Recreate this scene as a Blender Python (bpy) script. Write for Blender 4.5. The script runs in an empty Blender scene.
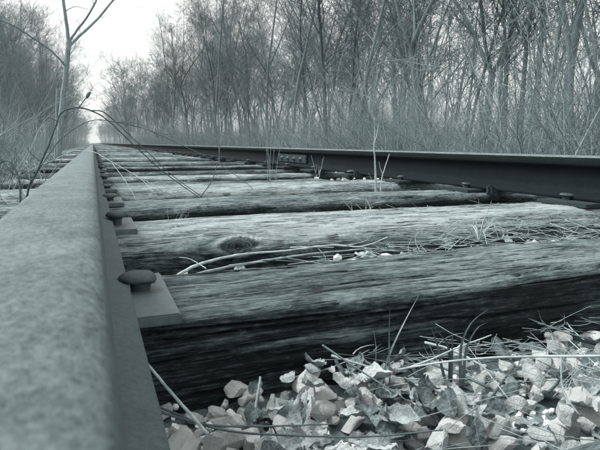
import bpy, math, random
import numpy as np
from mathutils import Vector, Matrix

rnd = random.Random(7)
rs = np.random.RandomState(11)
S = bpy.context.scene
COL = S.collection

# ------------------------------------------------------------------ camera
F_PX = 540.0
PITCH = math.atan(82.0 / F_PX)
YAW = math.atan(207.0 * math.cos(PITCH) / F_PX)
cam = bpy.data.cameras.new("camera")
cam.sensor_width = 36.0
cam.lens = F_PX / 600.0 * 36.0
cam.clip_start = 0.01
cam.clip_end = 3000.0
cam.dof.use_dof = True
cam.dof.focus_distance = 1.1
cam.dof.aperture_fstop = 32.0
camo = bpy.data.objects.new("camera", cam)
camo.location = (0, 0, 0.1915)
camo.rotation_euler = (math.pi / 2 - PITCH, 0, -YAW)
COL.objects.link(camo)
S.camera = camo

# ------------------------------------------------------------------ light
S.view_settings.view_transform = 'Standard'
S.view_settings.look = 'None'
S.view_settings.gamma = 1.0
S.view_settings.exposure = 1.28
SUN_EL = math.radians(52)
SUN_AZ = math.radians(-60)        # veiled sun, high on the left
w = bpy.data.worlds.new("World"); S.world = w
w.use_nodes = True
nt = w.node_tree; nt.nodes.clear()
sky = nt.nodes.new('ShaderNodeTexSky'); sky.sky_type = 'NISHITA'; sky.sun_disc = False
sky.sun_elevation = SUN_EL; sky.sun_rotation = SUN_AZ
sky.air_density = 1.0; sky.dust_density = 5.0; sky.ozone_density = 1.0
hs = nt.nodes.new('ShaderNodeHueSaturation'); hs.inputs['Saturation'].default_value = 0.0
mixc = nt.nodes.new('ShaderNodeMix'); mixc.data_type = 'RGBA'; mixc.blend_type = 'MULTIPLY'
mixc.inputs[0].default_value = 1.0
mixc.inputs[7].default_value = (0.98, 1.0, 0.985, 1)
bg = nt.nodes.new('ShaderNodeBackground'); bg.inputs['Strength'].default_value = 0.15
wo = nt.nodes.new('ShaderNodeOutputWorld')
nt.links.new(sky.outputs[0], hs.inputs['Color'])
ov = nt.nodes.new('ShaderNodeMix'); ov.data_type = 'RGBA'      # thin even overcast over the clear-sky gradient
ov.inputs[0].default_value = 0.7; ov.inputs[7].default_value = (3.3, 3.3, 3.25, 1)
nt.links.new(hs.outputs[0], ov.inputs[6])
nt.links.new(ov.outputs[2], mixc.inputs[6])
nt.links.new(mixc.outputs[2], bg.inputs['Color'])
nt.links.new(bg.outputs[0], wo.inputs['Surface'])

sl = bpy.data.lights.new("sun", 'SUN'); sl.energy = 1.5; sl.angle = math.radians(20); sl.color = (1.0, 0.99, 0.97)
so = bpy.data.objects.new("sun", sl); COL.objects.link(so)
sd = Vector((math.sin(SUN_AZ) * math.cos(SUN_EL), math.cos(SUN_AZ) * math.cos(SUN_EL), math.sin(SUN_EL)))
so.rotation_euler = sd.to_track_quat('Z', 'Y').to_euler()
so.location = (0, 0, 30)

# ------------------------------------------------------------------ helpers
def tone(v):
    """a grey of linear value v in the photograph's cool duotone"""
    t = min(1.0, math.sqrt(max(v, 0)) * 1.05)
    a = (0.63, 1.02, 1.10); b = (0.97, 1.0, 0.99)
    return tuple(v * (a[i] * (1 - t) + b[i] * t) for i in range(3)) + (1,)

class NB:
    def __init__(s, name):
        s.m = bpy.data.materials.new(name); s.m.use_nodes = True
        s.t = s.m.node_tree; s.t.nodes.clear()
        s.out = s.n('ShaderNodeOutputMaterial'); s.b = s.n('ShaderNodeBsdfPrincipled')
        s.l(s.b.outputs[0], s.out.inputs['Surface'])
    def n(s, ty, **kw):
        nd = s.t.nodes.new(ty)
        for k, v in kw.items(): setattr(nd, k, v)
        return nd
    def l(s, a, b): s.t.links.new(a, b)
    def coord(s, kind='Object', scale=(1, 1, 1)):
        c = s.n('ShaderNodeTexCoord'); mp = s.n('ShaderNodeMapping'); mp.inputs['Scale'].default_value = scale
        s.l(c.outputs[kind], mp.inputs[0]); return mp.outputs[0]
    def noise(s, vec, scale, detail=6, rough=0.6, dist=0.0):
        nd = s.n('ShaderNodeTexNoise'); nd.inputs['Scale'].default_value = scale
        nd.inputs['Detail'].default_value = detail; nd.inputs['Roughness'].default_value = rough
        nd.inputs['Distortion'].default_value = dist
        s.l(vec, nd.inputs['Vector']); return nd.outputs[0]
    def ramp(s, fac, stops):
        r = s.n('ShaderNodeValToRGB'); e = r.color_ramp.elements
        while len(e) < len(stops): e.new(0.5)
        for i, (p, v) in enumerate(stops):
            e[i].position = p; e[i].color = tone(v) if not isinstance(v, tuple) else v
        s.l(fac, r.inputs[0]); return r.outputs[0]
    def math(s, op, a, b=None, c=None, clamp=False):
        m = s.n('ShaderNodeMath', operation=op); m.use_clamp = clamp
        for i, x in enumerate((a, b, c)):
            if x is None: continue
            if isinstance(x, (int, float)): m.inputs[i].default_value = x
            else: s.l(x, m.inputs[i])
        return m.outputs[0]
    def mix(s, fac, a, b, mode='MIX'):
        m = s.n('ShaderNodeMix', data_type='RGBA', blend_type=mode)
        for i, x in ((0, fac), (6, a), (7, b)):
            if isinstance(x, (int, float, tuple)): m.inputs[i].default_value = x
            else: s.l(x, m.inputs[i])
        return m.outputs[2]
    def bump(s, h, strength=0.5, dist=0.002):
        b = s.n('ShaderNodeBump'); b.inputs['Strength'].default_value = strength; b.inputs['Distance'].default_value = dist
        s.l(h, b.inputs['Height']); s.l(b.outputs[0], s.b.inputs['Normal'])
    def rough(s, v, spec=0.3):
        s.b.inputs['Roughness'].default_value = v
        s.b.inputs['Specular IOR Level'].default_value = spec
    def attr(s, name):
        a = s.n('ShaderNodeAttribute'); a.attribute_name = name; return a
    def objrand(s):
        return s.n('ShaderNodeObjectInfo').outputs['Random']

def mesh_from(name, V, Fq, mat=None, smooth=False):
    """V (n,3), Fq (m,3|4) arrays"""
    me = bpy.data.meshes.new(name)
    V = np.asarray(V, np.float32); Fq = np.asarray(Fq, np.int32)
    k = Fq.shape[1]
    me.vertices.add(len(V)); me.vertices.foreach_set('co', V.ravel())
    me.loops.add(Fq.size); me.loops.foreach_set('vertex_index', Fq.ravel())
    me.polygons.add(len(Fq)); me.polygons.foreach_set('loop_start', np.arange(0, Fq.size, k, dtype=np.int32))
    me.polygons.foreach_set('loop_total', np.full(len(Fq), k, np.int32))
    me.polygons.foreach_set('use_smooth', np.full(len(Fq), smooth, bool))
    me.update(calc_edges=True)
    if mat: me.materials.append(mat)
    return me

def obj(name, me, parent=None, loc=(0, 0, 0), rot=(0, 0, 0), scale=(1, 1, 1), label=None, cat=None, group=None, kind=None):
    o = bpy.data.objects.new(name, me)
    o.location = loc; o.rotation_euler = rot; o.scale = scale
    if parent is not None: o.parent = parent
    if label: o['label'] = label
    if cat: o['category'] = cat
    if group: o['group'] = group
    if kind: o['kind'] = kind
    COL.objects.link(o)
    return o

def tubes(paths, sides=4, cap=False):
    """paths: list of (P (n,3), r (n,)). returns V, F(quads)"""
    byn = {}
    for p, r in paths: byn.setdefault(len(p), []).append((p, r))
    Vs, Fs, off = [], [], 0
    ang = np.arange(sides) * 2 * np.pi / sides
    for n, L in byn.items():
        Pm = np.array([a for a, _ in L], float); Rm = np.array([b for _, b in L], float)
        T = np.empty_like(Pm)
        T[:, 1:-1] = Pm[:, 2:] - Pm[:, :-2]; T[:, 0] = Pm[:, 1] - Pm[:, 0]; T[:, -1] = Pm[:, -1] - Pm[:, -2]
        T /= np.linalg.norm(T, axis=2, keepdims=True) + 1e-12
        d0 = Pm[:, -1] - Pm[:, 0]
        ref = np.where((np.abs(d0[:, 2]) > 0.75 * np.linalg.norm(d0, axis=1))[:, None], np.array([1., 0.1, 0]), np.array([0.1, 0., 1.]))
        A = np.cross(T, ref[:, None, :]); A /= np.linalg.norm(A, axis=2, keepdims=True) + 1e-12
        B = np.cross(T, A)
        ring = Pm[:, :, None, :] + Rm[:, :, None, None] * (A[:, :, None, :] * np.cos(ang)[None, None, :, None] + B[:, :, None, :] * np.sin(ang)[None, None, :, None])
        N = len(L)
        Vs.append(ring.reshape(-1, 3))
        i = np.arange(N)[:, None, None]; j = np.arange(n - 1)[None, :, None]; k = np.arange(sides)[None, None, :]
        base = off + i * n * sides
        k2 = (k + 1) % sides
        q = np.stack([base + j * sides + k, base + j * sides + k2, base + (j + 1) * sides + k2, base + (j + 1) * sides + k], -1)
        Fs.append(q.reshape(-1, 4))
        if cap and sides == 4:
            i = np.arange(N)
            c = off + i[:, None] * n * sides + (n - 1) * sides + np.arange(4)[None, :]
            Fs.append(c); Fs.append(off + i[:, None] * n * sides + np.arange(4)[None, ::-1])
        off += N * n * sides
    return np.concatenate(Vs), np.concatenate(Fs)

def smooth_path(pts, r0, r1, n=24, jit=0.0, rr=None):
    P = np.array(pts, float); m = len(P)
    d = np.r_[0, np.cumsum(np.linalg.norm(np.diff(P, axis=0), axis=1))]; t = np.linspace(0, d[-1], n)
    # catmull-rom on chord length
    out = np.empty((n, 3))
    for i, tt in enumerate(t):
        k = min(np.searchsorted(d, tt, 'right') - 1, m - 2); k = max(k, 0)
        u = (tt - d[k]) / (d[k + 1] - d[k] + 1e-9)
        p0 = P[max(k - 1, 0)]; p1 = P[k]; p2 = P[k + 1]; p3 = P[min(k + 2, m - 1)]
        out[i] = 0.5 * ((2 * p1) + (-p0 + p2) * u + (2 * p0 - 5 * p1 + 4 * p2 - p3) * u * u + (-p0 + 3 * p1 - 3 * p2 + p3) * u ** 3)
    if jit:
        g = (rr or rs).randn(n, 3) * jit; g[0] = 0
        out = out + g
    return out, r1 + (r0 - r1) * np.linspace(1, 0, n) ** 1.3

# numpy value noise
def _h(ix, iy, iz, seed):
    h = (ix * 374761393 + iy * 668265263 + iz * 2147483647 + seed * 974634777) & 0xffffffff
    h = ((h ^ (h >> 13)) * 1274126177) & 0xffffffff
    h = h ^ (h >> 16)
    return (h & 0xffff) / 32767.5 - 1.0
def vnoise(x, y, z=0.0, seed=0):
    x = np.asarray(x, float); y = np.asarray(y, float); z = np.asarray(z, float) + 0 * x
    y = y + 0 * x
    fx, fy, fz = np.floor(x), np.floor(y), np.floor(z)
    ix, iy, iz = fx.astype(np.int64), fy.astype(np.int64), fz.astype(np.int64)
    u, v, w_ = x - fx, y - fy, z - fz
    u = u * u * (3 - 2 * u); v = v * v * (3 - 2 * v); w_ = w_ * w_ * (3 - 2 * w_)
    def L(a, b, t): return a + (b - a) * t
    c = [[[_h(ix + a, iy + b, iz + d, seed) for d in (0, 1)] for b in (0, 1)] for a in (0, 1)]
    return L(L(L(c[0][0][0], c[1][0][0], u), L(c[0][1][0], c[1][1][0], u), v),
             L(L(c[0][0][1], c[1][0][1], u), L(c[0][1][1], c[1][1][1], u), v), w_)
def fbm(x, y, z=0.0, seed=0, oct=4, g=0.5):
    s = 0; a = 1.0; f = 1.0; tot = 0
    for o in range(oct):
        s = s + a * vnoise(x * f, y * f, z * f, seed + o * 17); tot += a; a *= g; f *= 2.03
    return s / tot

# ------------------------------------------------------------------ materials
def mat_wood(name, dark, mid, pale, seed):
    m = NB(name)
    uv = m.n('ShaderNodeUVMap'); uv.uv_map = 'grain'
    def st(sx, sy):
        mp = m.n('ShaderNodeMapping'); mp.inputs['Scale'].default_value = (sx, sy, 1); mp.inputs['Location'].default_value = (seed * 3.1, seed * 1.7, 0)
        m.l(uv.outputs[0], mp.inputs[0]); return mp.outputs[0]
    g1 = m.noise(st(3.5, 170), 1.0, 9, 0.74, 0.1)
    g2 = m.noise(st(10, 480), 1.0, 6, 0.75)
    g3 = m.noise(st(55, 190), 1.0, 7, 0.75)
    g4 = m.noise(st(9, 30), 1.0, 8, 0.7, 0.4)
    blot = m.noise(st(4, 12), 1.0, 5, 0.6, 0.8)
    wear = m.attr('wear').outputs['Fac']
    a = m.math('MULTIPLY_ADD', g1, 1.15, -0.575)
    b = m.math('MULTIPLY_ADD', g2, 0.9, -0.45)
    c = m.math('MULTIPLY_ADD', g3, 1.25, -0.625)
    d = m.math('ADD', m.math('MULTIPLY_ADD', blot, 0.6, -0.3), m.math('MULTIPLY_ADD', g4, 1.0, -0.5))
    s = m.math('ADD', m.math('ADD', a, b), m.math('ADD', c, d))
    f = m.math('ADD', wear, s, clamp=True)
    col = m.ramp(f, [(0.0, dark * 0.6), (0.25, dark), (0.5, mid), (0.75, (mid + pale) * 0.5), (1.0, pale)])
    # fine dark drying checks along the grain, broken up
    def checks(sx, sy, width, thr, seedz):
        mp = st(sx, sy)
        ck = m.n('ShaderNodeTexNoise'); ck.noise_dimensions = '4D'; ck.inputs['W'].default_value = seedz; ck.inputs['Scale'].default_value = 1; ck.inputs['Detail'].default_value = 2.5
        m.l(mp, ck.inputs['Vector'])
        return m.math('MULTIPLY', m.math('LESS_THAN', m.math('ABSOLUTE', m.math('SUBTRACT', ck.outputs[0], 0.5)), width),
                 m.math('GREATER_THAN', m.noise(st(sx * 3, sy * 0.16), 1.0, 3, 0.5), thr))
    ckm = m.math('MAXIMUM', checks(1.6, 60, 0.008, 0.50, 1.0), checks(3.5, 170, 0.018, 0.50, 7.0))
    col = m.mix(m.math('MULTIPLY', ckm, 0.8), col, tone(dark * 0.4))
    m.l(col, m.b.inputs['Base Color'])
    m.rough(0.88, 0.2)
    h = m.math('ADD', m.math('MULTIPLY', g2, 0.5), m.math('ADD', m.math('MULTIPLY', g1, 0.7), m.math('MULTIPLY', ckm, -1.2)))
    m.bump(m.math('ADD', h, m.math('ADD', m.math('MULTIPLY', g3, 1.1), m.math('MULTIPLY', g4, 0.6))), 1.0, 0.004)
    return m.m
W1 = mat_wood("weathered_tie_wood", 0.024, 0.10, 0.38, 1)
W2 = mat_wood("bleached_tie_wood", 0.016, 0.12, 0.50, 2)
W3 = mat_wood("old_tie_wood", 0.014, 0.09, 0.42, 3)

def mat_steel(name, lo, hi, scale=60, rough=0.6, metal=0.0, spec=0.4, streak=(1, 1, 1), bump=0.25, lim=(0.34, 0.66)):
    m = NB(name)
    v = m.coord('Object', streak)
    n1 = m.noise(v, scale, 8, 0.7); n2 = m.noise(v, scale * 7, 5, 0.65)
    n3 = m.noise(v, scale * 0.12, 4, 0.6)
    f = m.math('ADD', m.math('MULTIPLY', n1, 0.42), m.math('ADD', m.math('MULTIPLY', n2, 0.38), m.math('MULTIPLY', n3, 0.2)))
    m.l(m.ramp(f, [(lim[0], lo), (0.5, (lo + hi) / 2), (lim[1], hi)]), m.b.inputs['Base Color'])
    m.rough(rough, spec); m.b.inputs['Metallic'].default_value = metal
    m.bump(m.math('ADD', n1, n2), bump, 0.0006)
    return m.m
STEEL_TOP = mat_steel("worn_running_steel", 0.045, 0.25, 420, 0.7, 0.0, 0.3, (1, 0.6, 1), 1.0, (0.40, 0.60))
STEEL = mat_steel("weathered_rail_steel", 0.05, 0.15, 200, 0.72)
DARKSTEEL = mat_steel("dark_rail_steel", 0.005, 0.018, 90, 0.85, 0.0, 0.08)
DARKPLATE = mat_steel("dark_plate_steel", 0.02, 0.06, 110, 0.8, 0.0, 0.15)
PLATE = mat_steel("weathered_plate_steel", 0.07, 0.17, 110, 0.6)
SPIKE = mat_steel("rusted_spike_steel", 0.035, 0.10, 160, 0.6, bump=0.6)

def mat_stone():
    m = NB("limestone_ballast")
    v = m.coord('Object')
    n1 = m.noise(v, 2.6, 9, 0.68); n2 = m.noise(v, 18, 6, 0.7)
    r = m.objrand()
    f = m.math('ADD', m.math('ADD', m.math('MULTIPLY', n1, 0.8), m.math('MULTIPLY', n2, 0.3)), m.math('MULTIPLY_ADD', r, 0.34, -0.14))
    m.l(m.ramp(f, [(0.14, 0.22), (0.30, 0.50), (0.48, 0.74), (0.80, 0.84)]), m.b.inputs['Base Color'])
    m.rough(0.9, 0.2); m.bump(m.math('ADD', n1, m.math('MULTIPLY', n2, 0.35)), 0.7, 0.05)
    return m.m
STONE = mat_stone()

def mat_grey(name, lo, hi, scale, rough=0.85, vary=0.25, sc=(1, 1, 1), bump=0.3, dist=0.002, trans=0):
    m = NB(name)
    v = m.coord('Object', sc)
    n1 = m.noise(v, scale, 6, 0.65)
    f = m.math('ADD', n1, m.math('MULTIPLY_ADD', m.objrand(), vary * 2, -vary))
    m.l(m.ramp(f, [(0.2, lo), (0.5, (lo + hi) / 2), (0.8, hi)]), m.b.inputs['Base Color'])
    m.rough(rough, 0.2)
    if bump: m.bump(n1, bump, dist)
    return m.m
def mat_leaf():
    m = NB("dead_leaf")
    v = m.coord('Object')
    n1 = m.noise(v, 3.5, 6, 0.7); n2 = m.noise(m.coord('Object', (1, 1, 1)), 16, 4, 0.6)
    sep = m.n('ShaderNodeSeparateXYZ'); m.l(v, sep.inputs[0])
    ay = m.math('ABSOLUTE', sep.outputs[1])
    rib = m.math('LESS_THAN', ay, 0.012)
    vein = m.math('LESS_THAN', m.math('FRACT', m.math('MULTIPLY', m.math('SUBTRACT', sep.outputs[0], m.math('MULTIPLY', ay, 0.8)), 8.0)), 0.12)
    f = m.math('ADD', m.math('MULTIPLY', n1, 0.9), m.math('MULTIPLY_ADD', n2, 0.25, -0.15))
    f = m.math('ADD', f, m.math('MULTIPLY_ADD', m.objrand(), 0.7, -0.27))
    f = m.math('ADD', f, m.math('ADD', m.math('MULTIPLY', rib, 0.12), m.math('MULTIPLY', vein, 0.07)))
    m.l(m.ramp(f, [(0.1, 0.06), (0.34, 0.24), (0.6, 0.50), (0.9, 0.70)]), m.b.inputs['Base Color'])
    m.rough(0.65, 0.3)
    m.bump(m.math('ADD', n1, m.math('ADD', m.math('MULTIPLY', vein, -0.5), m.math('MULTIPLY', rib, -0.8))), 0.6, 0.06)
    return m.m
LEAF = mat_leaf()
LITTER = mat_grey("leaf_litter_soil", 0.03, 0.16, 18, 0.95, 0, (1, 1, 1), 0.8, 0.02)
SOIL = mat_grey("ground_soil", 0.04, 0.15, 3, 0.95, 0, (1, 1, 1), 0.8, 0.05)
DUST = mat_grey("ballast_dirt", 0.05, 0.25, 60, 0.95, 0, (1, 1, 1), 0.8, 0.006)
BARK = mat_grey("grey_bark", 0.10, 0.26, 9, 0.9, 0.12, (3, 3, 0.5), 0.8, 0.02)
BARK_D = mat_grey("dark_bark", 0.04, 0.11, 9, 0.9, 0.12, (3, 3, 0.5), 0.8, 0.02)
TWIG = mat_grey("grey_twigs", 0.12, 0.28, 4, 0.85, 0.15, (1, 1, 1), 0, 0)
BRUSH = mat_grey("pale_brush_stems", 0.16, 0.5, 3, 0.85, 0.15, (1, 1, 1), 0, 0)
SAPM = mat_grey("smooth_sapling_bark", 0.15, 0.38, 14, 0.8, 0.05, (2, 2, 0.6), 0.5, 0.004)
CANE = mat_grey("dark_cane_bark", 0.04, 0.17, 60, 0.7, 0.1, (1, 1, 1), 0.4, 0.001)
PALE = mat_grey("bleached_twig_bark", 0.18, 0.60, 70, 0.8, 0.15, (1, 1, 1), 0.4, 0.001)
STRAW = mat_grey("dry_straw", 0.10, 0.55, 30, 0.75, 0.15, (1, 1, 1), 0, 0)
GRASS = mat_grey("grass_blade", 0.05, 0.20, 40, 0.6, 0.15, (1, 1, 1), 0, 0)

# ------------------------------------------------------------------ ground
def grid(name, xs, ys, zf, mat, **kw):
    X, Y = np.meshgrid(xs, ys)
    Z = zf(X, Y)
    V = np.stack([X, Y, Z], -1).reshape(-1, 3)
    nx, ny = len(xs), len(ys)
    i, j = np.meshgrid(np.arange(nx - 1), np.arange(ny - 1))
    a = j * nx + i
    Fq = np.stack([a, a + 1, a + 1 + nx, a + nx], -1).reshape(-1, 4)
    return obj(name, mesh_from(name, V, Fq, mat, True), **kw)

def geo(a, b, n, p=2.5):
    return a + (b - a) * np.linspace(0, 1, n) ** p
gx = np.r_[-geo(3.2, 900, 45, 3)[::-1], np.linspace(-3.1, 5.1, 80), geo(5.2, 900, 45, 3)]
gy = np.r_[-geo(2, 300, 20, 3)[::-1], np.linspace(-1.9, 12, 120), geo(12.1, 1500, 90, 3)]
def ground_z(X, Y):
    side = np.where(X < 0.9, np.clip((-0.9 - X) / 1.6, 0, 1), np.clip((X - 2.9) / 1.6, 0, 1))
    side = side * side * (3 - 2 * side)
    return -0.15 - 0.22 * side + 0.04 * fbm(X * 0.9, Y * 0.9, 0, 5) * side + 0.015 * fbm(X * 5, Y * 5, 0, 6)
ground = grid("ground", gx, gy, ground_z, SOIL, kind='structure')

def bed_base(X, Y):
    edge = np.clip((np.abs(X - 0.70) - 1.60) / 0.5, 0, 1)
    return -0.108 - 0.09 * edge + 0.010 * fbm(X * 14, Y * 14, 0, 3) + 0.006 * fbm(X * 60, Y * 60, 0, 9)
bed = grid("ballast_bed", np.r_[np.linspace(-1.4, 0, 60), np.linspace(0.01, 1.0, 130), np.linspace(1.03, 3.1, 70)],
           np.r_[np.linspace(-0.6, 1.2, 220), geo(1.21, 160, 260, 2.2)], bed_base, DUST, kind='structure')

# ------------------------------------------------------------------ ties
def tie_mesh(name, W, H, x0, x1, xf0, xf1, dxf, dxc, ns, seed, mat, rf=0.03, rb=0.02, wear_top=0.75, wear_front=0.2,
             knot=None, cracks=10, skew=0.0, chunk=0.0, wearf=None, dispf=None):
    xs = np.r_[np.arange(x0, xf0, dxc), np.arange(xf0, xf1, dxf), np.arange(xf1, x1, dxc), [x1]]
    # cross-section, local y 0 (front, towards camera) .. W ; z 0 top, -H bottom. path: front bottom -> up -> top -> back down
    pts = []; dens = []
    nf = int(ns * 0.36); nt_ = int(ns * 0.48); nb = ns - nf - nt_
    ff = np.linspace(-H, -rf, nf, endpoint=False)
    P = [(0, z) for z in ff]
    narc = max(4, int(ns * 0.08))
    for k in range(narc):
        a = k / narc * math.pi / 2; P.append((rf - rf * math.cos(a), -rf + rf * math.sin(a)))
    for k in range(nt_): P.append((rf + (W - rf - rb) * k / nt_, 0))
    for k in range(narc):
        a = k / narc * math.pi / 2; P.append((W - rb + rb * math.sin(a), -rb + rb * math.cos(a)))
    for k in range(nb + 1): P.append((W, -rb - (H - rb) * k / nb))
    P = np.array(P); n = len(P)
    d = np.gradient(P, axis=0); nrm = np.stack([-d[:, 1], d[:, 0]], 1); nrm /= np.linalg.norm(nrm, axis=1, keepdims=True) + 1e-9
    s = np.r_[0, np.cumsum(np.linalg.norm(np.diff(P, axis=0), axis=1))]
    s_top0 = s[nf]; s_mid = s[nf + narc]
    X, Sx = np.meshgrid(xs, s, indexing='ij')
    Py = np.broadcast_to(P[:, 0], X.shape).copy(); Pz = np.broadcast_to(P[:, 1], X.shape).copy()
    Ny = np.broadcast_to(nrm[:, 0], X.shape); Nz = np.broadcast_to(nrm[:, 1], X.shape)
    G = Sx.copy()
    dep = np.zeros_like(X)
    kd = 0; UX = X.copy()
    if knot:
        kx, ks, ka, kb = knot
        q = (np.abs((X - kx - 0.25 * (Sx - ks)) / ka) ** 1.35 + np.abs((Sx - ks) / kb) ** 1.35) ** 0.74
        # grain flows round the knot
        G = G - np.sign(Sx - ks) * kb * 0.8 * np.exp(-((X - kx) / (ka * 2.6)) ** 2) * np.exp(-np.abs(Sx - ks) / (kb * 3.0))
        am = np.clip((1.25 - q) * 6, 0, 1)
        G = G * (1 - am) + (ks + q * kb * 0.9 + 0.004 * fbm(X * 30, Sx * 30, 0, 82)) * am
        UX = X * (1 - am) + (kx + np.arctan2(Sx - ks, (X - kx) * 0.5) * 0.006) * am
        q2 = q + 0.12 * fbm(X * 60, Sx * 60, 0, 8)
        kd = np.clip(1.25 - q2, 0, 1)
        dep -= 0.004 * np.clip(kd * 1.2, 0, 1) + 0.0015 * np.clip(np.sin(np.arctan2(Sx - ks, (X - kx) * kb / ka) * 7) - 0.5, 0, 1) * np.clip(kd * 2, 0, 1)
        dep -= 0.006 * np.exp(-((Sx - ks - 0.002 * np.sin(X * 90)) / 0.0016) ** 2) * np.clip(1.6 - np.abs(X - kx) / 0.05, 0, 1)
        dep += 0.003 * np.exp(-((q - 1.45) / 0.35) ** 2)
        dep += 0.0012 * np.sin(q * 24 + 2 * fbm(X * 40, Sx * 40, 0, 81)) * (q < 2.0)
    # large undulation, edges worn away unevenly
    dep += 0.006 * fbm(X * 2.2, Sx * 9, 0, seed) + 0.003 * fbm(X * 7, Sx * 30, 0, seed + 3)
    # grain
    dep += 0.0010 * fbm(X * 9, G * 130, 0, seed + 5, 4) + 0.0010 * fbm(X * 40, G * 220, 0, seed + 6, 3) + 0.0006 * fbm(X * 18, G * 50, 0, seed + 66, 4)
    rg = 1 - np.abs(fbm(X * 3.5, G * 70, 0, seed + 7, 3)) * 4
    dep -= 0.0009 * np.clip(rg, 0, 1) ** 2 * np.clip(fbm(X * 3, Sx * 8, 0, seed + 8) * 2 + 0.6, 0, 1)
    edgew = np.exp(-((Sx - (s_top0 + s_mid) / 2) / 0.02) ** 2)
    dep -= edgew * 0.010 * np.clip(fbm(X * 6, 0 * X, 0, seed + 9, 5) * 1.8 + 0.2, 0, 1)
    rk = np.random.RandomState(seed)
    front = np.clip((s_top0 - Sx) / 0.02, 0, 1)
    # delaminating layers on the front face
    if chunk:
        lay = fbm(X * 2.3, Sx * 38, 0, seed + 12, 4)
        st = np.floor(lay * 5) / 5
        dep += chunk * st * front
        dep -= chunk * 0.8 * front * np.clip(fbm(X * 5, Sx * 55, 0, seed + 13, 4) * 3 - 0.4, 0, 1)
    for c in range(cracks):
        cx = rk.uniform(xf0, min(xf1, x1)); hl = rk.uniform(0.06, 0.35); cs = rk.uniform(s_mid * 0.55, s[nf + narc + nt_])
        wdt = rk.uniform(0.0009, 0.0018); dp = rk.uniform(0.007, 0.016)
        line = cs + 0.006 * fbm((X + c * 3.3) * 6, 0 * X, 0, seed + 20 + c, 4) + rk.uniform(-0.03, 0.03) * (X - cx)
        env = np.clip(1 - ((X - cx) / hl) ** 2, 0, 1)
        dep -= dp * env * np.exp(-((G - line) / (wdt * (0.4 + env))) ** 2)
    if dispf is not None: dep = dep + dispf(X, Sx, s_top0, s_mid)
    Yw = Py + Ny * dep + 0.008 * fbm(X * 1.1, 0 * X, 0, seed + 30, 2) + skew * X
    Zw = Pz + Nz * dep
    # worn ends
    ends = np.minimum(X - x0, x1 - X)
    endf = np.clip(1 - ends / 0.04, 0, 1) ** 2
    Zw -= endf * 0.02 * (Nz > 0.5)
    V = np.stack([X, Yw, Zw], -1).reshape(-1, 3)
    nxs = len(xs)
    i, j = np.meshgrid(np.arange(nxs - 1), np.arange(n - 1), indexing='ij')
    a = i * n + j
    Fq = np.stack([a, a + n, a + n + 1, a + 1], -1).reshape(-1, 4)
    # bottom and ends closed with coarse strips
    j = np.arange(nxs - 1)
    Fb = np.stack([j * n + n - 1, (j + 1) * n + n - 1, (j + 1) * n, j * n], -1)
    V = np.concatenate([V, [[x0 - 0.004, W / 2 + skew * x0, -H / 2], [x1 + 0.004, W / 2 + skew * x1, -H / 2]]])
    cE0, cE1 = len(V) - 2, len(V) - 1
    E0 = [(cE0, k, k + 1, cE0) for k in range(n - 1)]
    quads = np.concatenate([Fq, Fb])
    # wear value: weathered top, creosote-dark sides, worn patches by noise
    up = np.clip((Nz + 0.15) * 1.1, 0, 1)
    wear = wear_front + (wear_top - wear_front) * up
    wear = wear + 0.22 * fbm(X * 1.6, Sx * 7, 0, seed + 40, 3)
    if chunk: wear = wear + 0.26 * front * np.clip(fbm(X * 4, Sx * 50, 0, seed + 13, 4) * 2.5 - 0.1, 0, 1)
    if wearf is not None: wear = wear + wearf(X, Sx, s_top0, s_mid)
    if knot:
        wear = wear - 0.16 * np.clip(kd * 3, 0, 1) - 0.25 * (q < 0.35) - 0.15 * np.exp(-((q - 1.15) / 0.14) ** 2) + 0.14 * np.exp(-((q - 1.6) / 0.3) ** 2) + 0.18 * np.exp(-((q - 1.6) / 0.4) ** 2)
    me = bpy.data.meshes.new(name)
    tri0 = np.array([(cE0, k + 1, k) for k in range(n - 1)] + [(cE1, (nxs - 1) * n + k, (nxs - 1) * n + k + 1) for k in range(n - 1)], np.int32)
    me.vertices.add(len(V)); me.vertices.foreach_set('co', V.astype(np.float32).ravel())
    li = np.concatenate([quads.ravel(), tri0.ravel()]).astype(np.int32)
    me.loops.add(len(li)); me.loops.foreach_set('vertex_index', li)
    nq, ntri = len(quads), len(tri0)
    starts = np.r_[np.arange(nq) * 4, nq * 4 + np.arange(ntri) * 3].astype(np.int32)
    tot = np.r_[np.full(nq, 4), np.full(ntri, 3)].astype(np.int32)
    me.polygons.add(nq + ntri); me.polygons.foreach_set('loop_start', starts); me.polygons.foreach_set('loop_total', tot)
    me.polygons.foreach_set('use_smooth', np.r_[np.ones(nq, bool), np.zeros(ntri, bool)])
    me.update(calc_edges=True)
    at = me.attributes.new('wear', 'FLOAT', 'POINT')
    at.data.foreach_set('value', np.r_[wear.ravel(), 0.3, 0.3].astype(np.float32))
    uvl = me.uv_layers.new(name='grain')
    uvv = np.concatenate([np.stack([UX, G], -1).reshape(-1, 2), [[0.0, 0.0], [5.0, 0.0]]])
    uvl.data.foreach_set('uv', uvv[li].astype(np.float32).ravel())
    me.materials.append(mat)
    return me

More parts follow.
